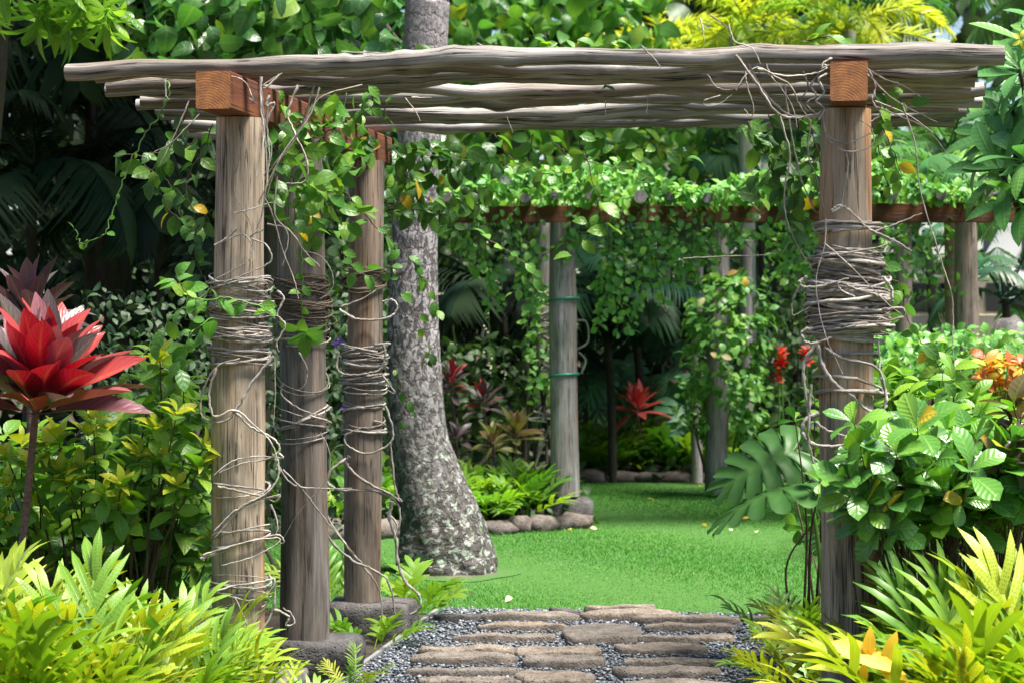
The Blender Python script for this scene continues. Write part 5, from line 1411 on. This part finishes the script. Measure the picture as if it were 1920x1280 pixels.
for q in range(64):
    px = drs.uniform(835, 1560)
    dens = np.interp(px, [835, 900, 960, 1030, 1060, 1095, 1120, 1180, 1290, 1340, 1430, 1560], [60, 110, 170, 130, 55, 60, 170, 190, 120, 40, 60, 150])
    ln_ = dens * drs.uniform(.3, 1.15)
    x0 = (px - 960) / FPX * FY
    p = catmull([(x0, FY - .08 - drs.uniform(0, .1), zb + .16), (x0 + drs.normal(0, .04), FY - .12, zb - ln_ * .4 / FPX * FY), (x0 + drs.normal(0, .10), FY - .06 + drs.uniform(0, .2), zb - ln_ / FPX * FY)], 7)
    obj('stem', tube(p, .0035, 4), M_['twig'], t)
    Ms.append(leafy(p, int(5 + ln_ / 9), .082, .9, .6, drs, .08 if drs.random() < .6 else .45))
foliage(t, 'mat', Ms)
t = thing('climbing_vine', 'bushy vine wrapped round the far pergola column with a few orange leaves', 'vine', (P(1350, 700, 18.7).x, 18.7, 0), 'vines of the far pergola')
cx = P(1358, 700, 18.7).x
n = 2600
th, u = RNG.uniform(0, 6.283, n), RNG.random(n)
zz = np.interp(u, [0, .08, .72, 1], [1.95, 1.9, .95, .55])
rr = np.interp(zz, [.55, .9, 1.2, 1.6, 1.85, 1.97], [.22, .30, .36, .34, .26, .12]) * (.7 + .35 * RNG.random(n)) * (1 + .15 * np.sin(th * 3 + zz * 5))
pos = np.stack([cx + rr * np.cos(th), 18.7 + rr * np.sin(th), zz], -1)
dd = np.stack([np.cos(th), np.sin(th), -.5 + RNG.normal(0, .5, n)], -1) + RNG.normal(0, .5, (n, 3))
nn = np.stack([np.cos(th) * .7, np.sin(th) * .7, np.full(n, .8)], -1) + RNG.normal(0, .35, (n, 3))
kp = np.array([nz(q[0] * 5, q[1] * 5, q[2] * 4.5) > -.02 for q in pos])
foliage(t, 'mat', frames(pos[kp], dd[kp], nn[kp], .100 * RNG.uniform(.6, 1.25, kp.sum())))
for q, (px, py) in enumerate(((1385, 508), (1397, 518), (1322, 557), (1350, 665), (1330, 660))):
    M = frames([P(px, py, 18.25)], [(RNG.normal(), -.3, -.4)], [(0, -1, .6)], .11)[0]
    put('dead_leaf', LEAF['fallen'][q % 3][1], t, Matrix(M.tolist()))
mass_shrub('climbing_vine', 'vine leaves straggling up behind the far silver post', (985, 1050), (520, 760), (17.2, 18.2), 260, .085, 'mat', cat_='vine')
mass_shrub('climbing_vine', 'vine leaves climbing past the second column beside the pale thin posts', (1270, 1440), (700, 800), (18.9, 19.6), 220, .09, 'mat', cat_='vine')
mass_shrub('climbing_vine', 'dense vine curtain hanging from the far red beam behind the right post', (1430, 1700), (400, 560), (16.3, 17.2), 400, .085, 'mat', cat_='vine', limbs=False)
mass_shrub('climbing_vine', 'short vine drapes beside the far brown post on the right', (1690, 1800), (395, 560), (16.1, 16.5), 120, .075, 'mat', cat_='vine', limbs=False)
cv = thing('woody_vine', 'grey woody vine coiled behind the far silver post', 'vine', (P(1040, 700, 17.0).x, 17.0, .2))
for q in range(16):
    rs = np.random.default_rng(q + 60)
    py = rs.uniform(545, 700)
    c = P(1046, py, 16.75)
    a_ = np.linspace(0, rs.uniform(4, 9), 26) + rs.uniform(0, 6)
    r_ = rs.uniform(.09, .155)
    obj('strand', tube(np.stack([c.x + r_ * np.cos(a_), c.y + r_ * np.sin(a_), c.z + .03 * np.sin(a_ * 1.3 + q)], -1), .0075, 5), M_['strand'], cv)
for pts in ([(1082, 600), (1100, 605), (1102, 640), (1082, 655)], [(1085, 660), (1098, 675), (1090, 700)], [(1030, 800), (1005, 870), (1010, 880)], [(1085, 880), (1060, 915), (1050, 930)], [(1000, 770), (1030, 780), (990, 785), (1025, 790)]):
    obj('strand', tube(traced(pts, 16.3), .009, 5), M_['strand'], cv)
# ------------------------------------------------------------------ trees
def tree(name, label, base, trunk_pts, tr, limbs, key, M, nobj=300, mat='bark', cat_='tree', mass='crown'):
    t = thing(name, label, cat_, base)
    p = catmull(trunk_pts, 8)
    obj('trunk', tube(p, np.linspace(tr, tr * .6, len(p)), 12, True, lambda L, a_: 1 + .08 * nz(math.cos(a_) * 2, math.sin(a_) * 2, L * 2)), M_[mat], t)
    st = [tube(catmull(l, 7), np.linspace(r0, r0 * .3, 7 * (len(l) - 1) + 1), 6) for l, r0 in limbs]
    if st: obj('limbs', cat(st), M_[mat], t)
    foliage(t, key, M, nobj, 'leaf', mass)
    return t
def whorls(n, px, py, Y, L, per, axis=(0, 0, 1), aj=.6, lo=30, hi=100, rs=RNG):
    out = []
    for q in range(n):
        c = P(rs.uniform(*px), rs.uniform(*py), rs.uniform(*Y))
        out.append(rosette(c, np.array(axis) + rs.normal(0, aj, 3), per, L * rs.uniform(.8, 1.2), lo, hi, rs=rs))
    return out
def limbs_to(base, px, py, Y, n, r, rs):
    out = []
    for q in range(n):
        tip = np.array(P(rs.uniform(*px), rs.uniform(*py), rs.uniform(*Y)))
        b = np.array(base)
        out.append(([b, b + (tip - b) * .5 + np.array((0, 0, .35)), tip], r))
    return out
trs = np.random.default_rng(77)
# lance leaved tree at the top left: drooping whorls over a dark interior
b0 = np.array((-3.6, 14.0, 0))
Ms = whorls(17, (60, 235), (-15, 60), (11.2, 12.0), .24, 10, (.1, -.3, -1), .35, 10, 70, trs) + whorls(9, (-90, 22), (-30, 25), (11.0, 11.6), .23, 10, (0, -.3, -1), .4, 10, 70, trs)
Ms += whorls(420, (-700, 330), (-520, -40), (9.8, 15.5), .27, 9, (0, -.2, -.6), .6, 20, 90, trs)  # unseen upper whorls, added thickly to shade the left corner
tree('lance_leaf_tree', 'tree with hanging clusters of long bright leaves at the top left corner', tuple(b0), [b0, (-3.55, 13.9, 1.6), (-3.3, 13.6, 3.4)], .17, limbs_to((-3.3, 13.6, 3.3), (-200, 240), (-150, 10), (11.4, 14.0), 7, .05, trs), 'mango', np.concatenate(Ms))
# broad leaved tree over the left half of the pergola
b0 = np.array((-1.9, 15.6, 0))
Ms = [cloud(560, (235, 790), (-60, 125), (13.4, 15.2), .22, .8, .6, trs), cloud(1900, (100, 760), (-480, -30), (14.0, 17.5), .27, .5, .8, trs), cloud(260, (430, 830), (110, 330), (14.2, 16.5), .20, .8, .6, trs)]  # second cloud: leaves above the view, added to block light on the left
tree('broad_leaf_tree', 'tree with large glossy heart shaped leaves above the left half of the pergola', tuple(b0), [b0, (-1.8, 15.5, 1.8), (-1.6, 15.3, 3.9)], .13, limbs_to((-1.6, 15.3, 3.7), (250, 760), (-100, 90), (13.6, 15.2), 8, .04, trs), 'canopy', np.concatenate(Ms))
# lighter tree in the middle
b0 = np.array((.45, 24.6, float(ground_z(0, 24.6))))
Ms = [cloud(900, (835, 1240), (-80, 330), (22.6, 24.4), .28, .8, .6, trs), cloud(500, (760, 1300), (-500, -60), (22.0, 26.0), .30, .6, .8, trs), cloud(200, (1180, 1370), (230, 335), (22.6, 24.0), .20, .8, .6, trs), cloud(1900, (600, 1800), (-760, -60), (18.6, 21.4), .30, .4, .9, trs)]  # last cloud: unseen overhead leaves added to shade the planting behind the far pergola
tree('light_leaf_tree', 'pale leaved tree filling the view above the middle of the far pergola', tuple(b0), [b0, (.5, 24.5, 2.2), (.4, 24.3, 4.6)], .14, limbs_to((.4, 24.3, 4.4), (850, 1240), (-80, 220), (22.8, 24.3), 8, .05, trs), 'canopy2', np.concatenate(Ms))
# the dark canopy behind the left side
b0 = np.array((-3.3, 17.6, 0))
Ms = [cloud(5200, (-700, 520), (-700, 60), (15.2, 21.0), .26, .5, .8, trs), cloud(5200, (-500, 720), (40, 860), (17.6, 21.5), .26, .5, .6, trs)]
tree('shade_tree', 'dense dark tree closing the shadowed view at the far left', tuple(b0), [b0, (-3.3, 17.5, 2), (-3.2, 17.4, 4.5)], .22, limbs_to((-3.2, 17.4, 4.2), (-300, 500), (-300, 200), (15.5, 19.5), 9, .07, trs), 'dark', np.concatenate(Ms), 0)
# plumeria at the right edge
b0 = np.array(P(1990, 900, 10.2)); b0[2] = 0
tp = [(1850, 250), (1880, 200), (1860, 320), (1895, 130), (1905, 300), (1930, 230), (1900, 370), (1945, 160), (1960, 300), (1985, 230), (1925, 90), (1965, 70), (2000, 140), (2010, 330), (1880, 270)]
Ms, lb = [], []
for a_, b_ in tp:
    c = np.array(P(a_ + 15, b_, trs.uniform(9.8, 10.6)))
    ax = np.array((-.5 + (a_ - 1850) * .003, -.35, .55))
    Ms.append(rosette(c, ax, 13, .31, 35, 110, .12, trs))
    hub = b0 + np.array((0.0, 0, 1.5))
    lb.append(([hub, (hub + c) / 2 + np.array((.05, 0, -.05)), c], .030))
tree('plumeria_tree', 'plumeria tree with rosettes of long paddle leaves at the right edge', tuple(b0), [b0, b0 + np.array((.02, 0, .8)), b0 + np.array((0, 0, 1.55))], .08, lb, 'plumeria', np.concatenate(Ms), mat='bark')
for a_, b_ in ((1912, 72), (1868, 238)):
    pass
fl = thing('plumeria_bloom', 'single yellow plumeria bloom at the upper right edge', 'flower', tuple(P(1912, 74, 9.75)))
for q in range(5):
    M = frames([P(1913, 75, 9.75)], [(math.cos(q * 1.257), -.3, math.sin(q * 1.257))], [(0, -1, .2)], .05)[0]
    put('petal', LEAF['yellow'][3 + q % 3][1], fl, Matrix(M.tolist()))

# ------------------------------------------------------------------ palms
def palm(name, label, base, crown, tr, n, L, key, lo, hi, mat='bark', group=None, trunk=True, rs=trs, azr=(0, 6.283)):
    t = thing(name, label, 'palm', tuple(base), group)
    c = np.array(crown)
    if trunk:
        p = catmull([base, (np.array(base) * .5 + c * .5) + np.array((.03, 0, 0)), c], 10)
        obj('trunk', tube(p, np.linspace(tr, tr * .8, len(p)), 12, True, lambda Lq, a_: 1 + .05 * math.sin(Lq * 38)), M_[mat], t)
    k = np.arange(n)
    az = rs.uniform(*azr, n) if azr != (0, 6.283) else k * 2.39996 + rs.uniform(0, 6)
    el = np.radians(rs.uniform(lo, hi, n))
    d = np.stack([np.cos(el) * np.cos(az), np.cos(el) * np.sin(az), np.sin(el)], -1)
    nn = np.stack([-np.sin(el) * np.cos(az), -np.sin(el) * np.sin(az), np.cos(el)], -1) + rs.normal(0, .25, (n, 3))
    foliage(t, key, frames(np.repeat(c[None], n, 0) + rs.normal(0, .04, (n, 3)), d, nn, L * rs.uniform(.8, 1.12, n)), 999, 'frond')
    return t
gz = lambda y: float(ground_z(0, y))
# shaded feather palms on the left
for q, (px, py, Y, n, L, lab) in enumerate(((60, 330, 16.0, 13, 1.5, 'shaded feather palm with drooping fronds behind the crimson ti plant'), (300, 400, 16.4, 13, 1.4, 'shaded feather palm left of the left front post'), (170, 180, 17.0, 12, 1.7, 'tall shaded feather palm deep in the dark left corner'), (420, 560, 17.2, 10, 1.1, 'low shaded feather palm behind the dark hedge'), (-80, 560, 15.5, 10, 1.2, 'shaded feather palm at the left picture edge'))):
    c = P(px, py, Y)
    palm('feather_palm', lab, (c.x - .1, Y + .1, 0), tuple(c), .05, n, L, 'palm_shaded', 0, 65)
# feather palms behind the far pergola
for px, py, Y, n, L, key, lab in ((985, 640, 20.8, 13, 1.15, 'palm_shaded', 'dark feather palm left of the far silver post'), (1130, 560, 20.4, 14, 1.25, 'palm_mid', 'feather palm with grey green arching fronds right of the far silver post'), (1235, 600, 22.2, 12, 1.3, 'palm_shaded', 'dark feather palm behind the split leaf plants'),
                                  (870, 560, 21.6, 12, 1.2, 'palm_shaded', 'dark feather palm close to the coconut palm trunk'), (1480, 600, 23.4, 12, 1.4, 'palm_mid', 'feather palm glimpsed left of the right post'), (1420, 330, 23.8, 12, 1.7, 'palm_mid', 'dark green palm beside the pale palm trunk'), (1740, 480, 22.5, 9, 1.0, 'palm_mid', 'small feather palm in front of the pale car'), (1885, 560, 19.0, 13, .95, 'palm_mid', 'low feather palm in front of the white van at the right edge'), (1185, 545, 21.3, 14, 1.45, 'palm_mid', 'large feather palm arching out between the far silver post and the vine clad column'), (940, 560, 19.9, 13, 1.35, 'palm_shaded', 'large shaded feather palm arching between the palm trunk and the far silver post')):
    c = P(px, py, Y)
    palm('feather_palm', lab, (c.x + .1, Y + .1, gz(Y)), tuple(c), .045, n, L, key, 0, 70)
M_['pale_trunk'] = wood_mat('pale_palm_trunk', (.46, .48, .40), (.36, .38, .32), (.40, .44, .30), .3, (8, 3), .05, .6, .1)
M_['red_trunk'] = wood_mat('ringed_red_trunk', (.33, .22, .17), (.24, .15, .115), (.36, .22, .15), .4, (6, 30), .1, .7, .3)
for px, pcy, Y, n, L, lab in ((1392, 60, 22.6, 15, 1.35, 'golden green plume palm with a smooth pale trunk above the far pergola'), (1590, 60, 21.8, 16, 1.15, 'brightest yellow plume palm above the right beam end'), (1235, 90, 25.0, 13, 1.3, 'yellow green plume palm right of the pale leaved tree')):
    c = P(px, pcy, Y)
    palm('plume_palm', lab, (c.x + .05, Y, gz(Y)), tuple(c), .095, n, L, 'palm_yellow', 0, 62, 'pale_trunk')
for px, pcy, Y, n, L, lab in ((1610, 40, 25.5, 14, 1.5, 'grey green feather palm above the right end of the roof poles'), (1965, -20, 24.5, 14, 1.7, 'grey green feather palm in the upper right corner'), (1782, 300, 26.5, 14, 1.6, 'feather palm with hanging fronds behind the far brown post')):
    c = P(px, pcy, Y)
    palm('grey_palm', lab, (c.x + .05, Y, gz(Y)), tuple(c), .09, n, L, 'palm_grey', -15, 70, 'bark')
c = P(1640, 15, 24.0)
palm('fan_palm', 'fan palm with round pleated leaves right of the brightest plume palm', (c.x, 24.0, gz(24)), tuple(c), .09, 12, 1.15, 'fan', -10, 75)
# red ringed palm trunk beside the far brown post
Y = 17.4
b0, c = P(1776, 690, Y), P(1781, 350, Y)
palm('ringed_palm', 'slim palm with a reddish ringed trunk beside the far brown post', (b0.x, Y, 0), (c.x, Y, c.z), .068, 9, 1.1, 'palm_grey', 0, 60, 'red_trunk')

# ------------------------------------------------------------------ flowers
gf = thing('ginger_flower', 'red ginger flower spikes left of the right post', 'flower', tuple(P(1460, 720, 20.2)))
for px, py in ((1460, 700), (1466, 672), (1512, 668)):
    ax = (0, 0, 1)
    for q in range(4):
        foliage(gf, 'flower_red', rosette(P(px, py + 14 - q * 9, 20.2), ax, 5, .09, 25, 70), 30, 'bract')
    obj('stem', tube(catmull([P(px, py + 20, 20.2), P(px + 4, 860, 20.3)], 6), .008, 5), M_['green_stem'], gf)
wf = thing('flower_spray', 'hanging sprays of tiny white flowers right of the palm trunk', 'flower', tuple(P(915, 680, 17.6)))
for px, y0, y1, n in ((917, 655, 705, 16), (944, 690, 712, 5), (914, 570, 640, 7), (938, 520, 545, 4), (905, 440, 460, 2), (850, 640, 660, 4)):
    p = traced([(px, y0 - 30), (px + 2, y0), (px + 3, y1)], 17.6)
    obj('stem', tube(p, .003, 4), M_['green_stem'], wf)
    pos = np.array([P(px + RNG.normal(0, 3), RNG.uniform(y0, y1), 17.55) for _ in range(n)])
    foliage(wf, 'flower_white', frames(pos, RNG.normal(0, 1, (n, 3)), RNG.normal(0, .4, (n, 3)) + (0, -1, .5), .028), 40, 'petal')
pf = thing('purple_flower', 'small purple flowers in the dark hedge near the left posts', 'flower', tuple(P(630, 643, 11.3)))
for px, py, Y in ((630, 643, 11.0), (272, 785, 9.4), (638, 640, 11.0), (646, 765, 11.2)):
    for q in range(4):
        M = frames([P(px, py, Y)], [(math.cos(q * 1.6), -.4, math.sin(q * 1.6))], [(0, -1, .2)], .028)[0]
        put('petal', LEAF['flower_purple'][q % 3][1], pf, Matrix(M.tolist()))

# ------------------------------------------------------------------ driveway, parked cars, boulder in the far right
M_['paint_white'] = plain_mat('white_paint', (.78, .78, .76), .25)
M_['paint_beige'] = plain_mat('beige_paint', (.50, .44, .34), .3)
M_['glass'] = plain_mat('dark_glass', (.012, .02, .026), .08, 0, .6)
M_['tyre'] = plain_mat('black_rubber', (.02, .02, .02), .8)
M_['rim'] = plain_mat('wheel_metal', (.45, .45, .46), .3, .8)
M_['lamp'] = plain_mat('lamp_lens', (.6, .6, .62), .15)
M_['asphalt'] = soil_mat('asphalt', (.045, .045, .047), (.055, .055, .058), (.07, .07, .07))
xs2, ys2 = np.linspace(2.5, 14, 12), np.linspace(27.0, 33.5, 14)
sheet('driveway', xs2, ys2, lambda X, Y: ground_z(X, Y) + .012, M_['asphalt'])
def extrude_profile(prof, w, inset=None):
    """car side profile (x,z) list extruded across y with a little tumblehome"""
    n = len(prof)
    V = []
    for k, y in enumerate((-w / 2, -w / 2 + .04, w / 2 - .04, w / 2)):
        s = .97 if k in (0, 3) else 1.0
        for x, z in prof:
            V.append((x * s, y, .55 + (z - .55) * s))
    Q = []
    for k in range(3):
        for j in range(n):
            Q.append((k * n + j, k * n + (j + 1) % n, (k + 1) * n + (j + 1) % n, (k + 1) * n + j))
    cx_, cz_ = np.mean([p[0] for p in prof]), np.mean([p[1] for p in prof])
    V += [(cx_, -w / 2, cz_), (cx_, w / 2, cz_)]
    T = [(4 * n, (j + 1) % n, j) for j in range(n)] + [(4 * n + 1, 3 * n + j, 3 * n + (j + 1) % n) for j in range(n)]
    return geo(V, np.array(Q)[:, ::-1] if False else Q, T)
def vehicle(name, label, cat_, loc, rz, body, cabin, windows, wheels, w, paint):
    t = thing(name, label, cat_, loc)
    MB = Matrix.Translation(loc) @ Matrix.Rotation(rz, 4, 'Z')
    obj('body', xf(extrude_profile(body, w), MB), M_[paint], t, smooth=False)
    obj('cabin', xf(extrude_profile(cabin, w * .90), MB), M_[paint], t, smooth=False)
    for side in (-1, 1):
        for (x0, x1, z0, z1, sh) in windows:
            y = side * (w * .45 + .006)
            V = [(x0, y, z0), (x1, y, z0), (x1 - sh, y, z1), (x0 + sh * (x0 < x1 - 9), y, z1)]
            V2 = [(a_, b_ + side * .012, c_) for a_, b_, c_ in V]
            obj('window', xf(geo(V + V2, [(0, 1, 2, 3), (4, 5, 6, 7), (0, 1, 5, 4), (1, 2, 6, 5), (2, 3, 7, 6), (3, 0, 4, 7)]), MB), M_['glass'], t, smooth=False)
        for x, r in wheels:
            th = np.linspace(0, 2 * math.pi, 25)[:-1]
            y = side * (w / 2 - .09)
            wt = obj('wheel', xf(tube(np.array([(x, y - .10, r), (x, y - .08, r), (x, y + .08, r), (x, y + .10, r)]), [r * .9, r, r, r * .9], 20), MB), M_['tyre'], t)
            obj('rim', xf(tube(np.array([(x, y - .108, r), (x, y + .108, r)]), r * .6, 16), MB), M_['rim'], wt)
        obj('headlight', xf(tube(np.array([(body[0][0] - .02, side * w * .36, .78), (body[0][0] + .06, side * w * .36, .78)]), .09, 12), MB), M_['lamp'], t)
    return t
xv = P(1905, 500, 30.5).x
vehicle('parked_van', 'white parked van with dark windows half hidden behind the plants on the right', 'van', (xv + 1.2, 30.5, gz(30.5)), R(6),
        [(-2.3, .35), (-2.4, .8), (-2.35, 1.05), (-1.6, 1.12), (2.4, 1.12), (2.45, .5), (2.4, .3), (-2.2, .28)], [(-1.65, 1.10), (-1.15, 1.98), (-.9, 2.05), (2.3, 2.05), (2.42, 1.9), (2.44, 1.10)],
        [(-1.45, -.55, 1.2, 1.85, .12), (-.40, .75, 1.2, 1.85, .0), (.9, 2.2, 1.2, 1.85, .06)], ((-1.5, .33), (1.55, .33)), 1.8, 'paint_white')
xv = P(1735, 640, 28.2).x
vehicle('parked_car', 'beige parked car seen between the right post and the ringed palm', 'car', (xv + .9, 28.0, gz(28.0) - .25), R(172),
        [(-2.1, .35), (-2.15, .65), (-1.9, .80), (-.9, .92), (2.0, .92), (2.1, .6), (2.05, .32), (-2.0, .28)], [(-1.0, .90), (-.35, 1.36), (.0, 1.42), (1.0, 1.42), (1.6, 1.2), (2.0, .90)],
        [(-.75, .2, .95, 1.32, .0), (.3, 1.45, .95, 1.32, .2)], ((-1.35, .31), (1.35, .31)), 1.7, 'paint_beige')
b = P(1895, 620, 16.0)
o = obj('boulder', rock((b.x + .05, 16.0, .78), (.22, .25, .80), 4, 3, .2, .45, .22), M_['darkstone'])
tag(o, 'dark lava boulder behind the orange croton at the right edge', 'boulder')

# ------------------------------------------------------------------ the wooded background
n = 21000
yy = RNG.uniform(33.5, 39, n); xx = RNG.uniform(-16, 16, n); z = RNG.random(n) ** .85 * 11.0 + gz(36) - .2
d, nn = rmat(n, .8, .5)
nn[:, 1] -= 1.0
px, py = proj(np.stack([xx, yy, z], -1))
gap = (px > 1640) & (RNG.random(n) < .45)
M = frames(np.stack([xx, yy, z], -1)[~gap], d[~gap], nn[~gap], .55 * RNG.uniform(.6, 1.2, (~gap).sum()))
gs, ti = [], []
for v, (g, me) in enumerate(LEAF['thicket']):
    k = np.arange(len(M)) % len(LEAF['thicket']) == v
    gs.append(scatter(g, M[k])); ti.append(np.repeat(RNG.random(k.sum()), len(g[0])))
o = obj('woods', cat(gs), M_['thicket'], None, kind='stuff', tint=np.concatenate(ti))
tag(o, 'dark wooded thicket closing the view behind the whole garden', 'woods')
# undergrowth covering the soil of the beds
n = 9000
Y = RNG.uniform(15.6, 31, n); pxx = RNG.uniform(-200, 2100, n)
x = (pxx - 960) / FPX * Y
k = ~in_lawn(x, Y) & ~((Y > 26.5) & (x > 2.5))
x, Y = x[k], Y[k]; n = len(x)
d, nn = rmat(n, 1.0, .2)
M = frames(np.stack([x, Y, ground_z(x, Y) + RNG.uniform(.0, .38, n) * np.where(Y < 21.0, .45, 1)], -1), d, nn, .14 * RNG.uniform(.6, 1.3, n))
gs, ti = [], []
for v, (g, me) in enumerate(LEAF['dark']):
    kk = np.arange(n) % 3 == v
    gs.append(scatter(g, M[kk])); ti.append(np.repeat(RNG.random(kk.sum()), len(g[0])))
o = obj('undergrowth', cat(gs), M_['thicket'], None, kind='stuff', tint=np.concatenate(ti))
tag(o, 'low dark undergrowth covering the soil of the planted beds', 'undergrowth')
print('objects', len(bpy.data.objects))
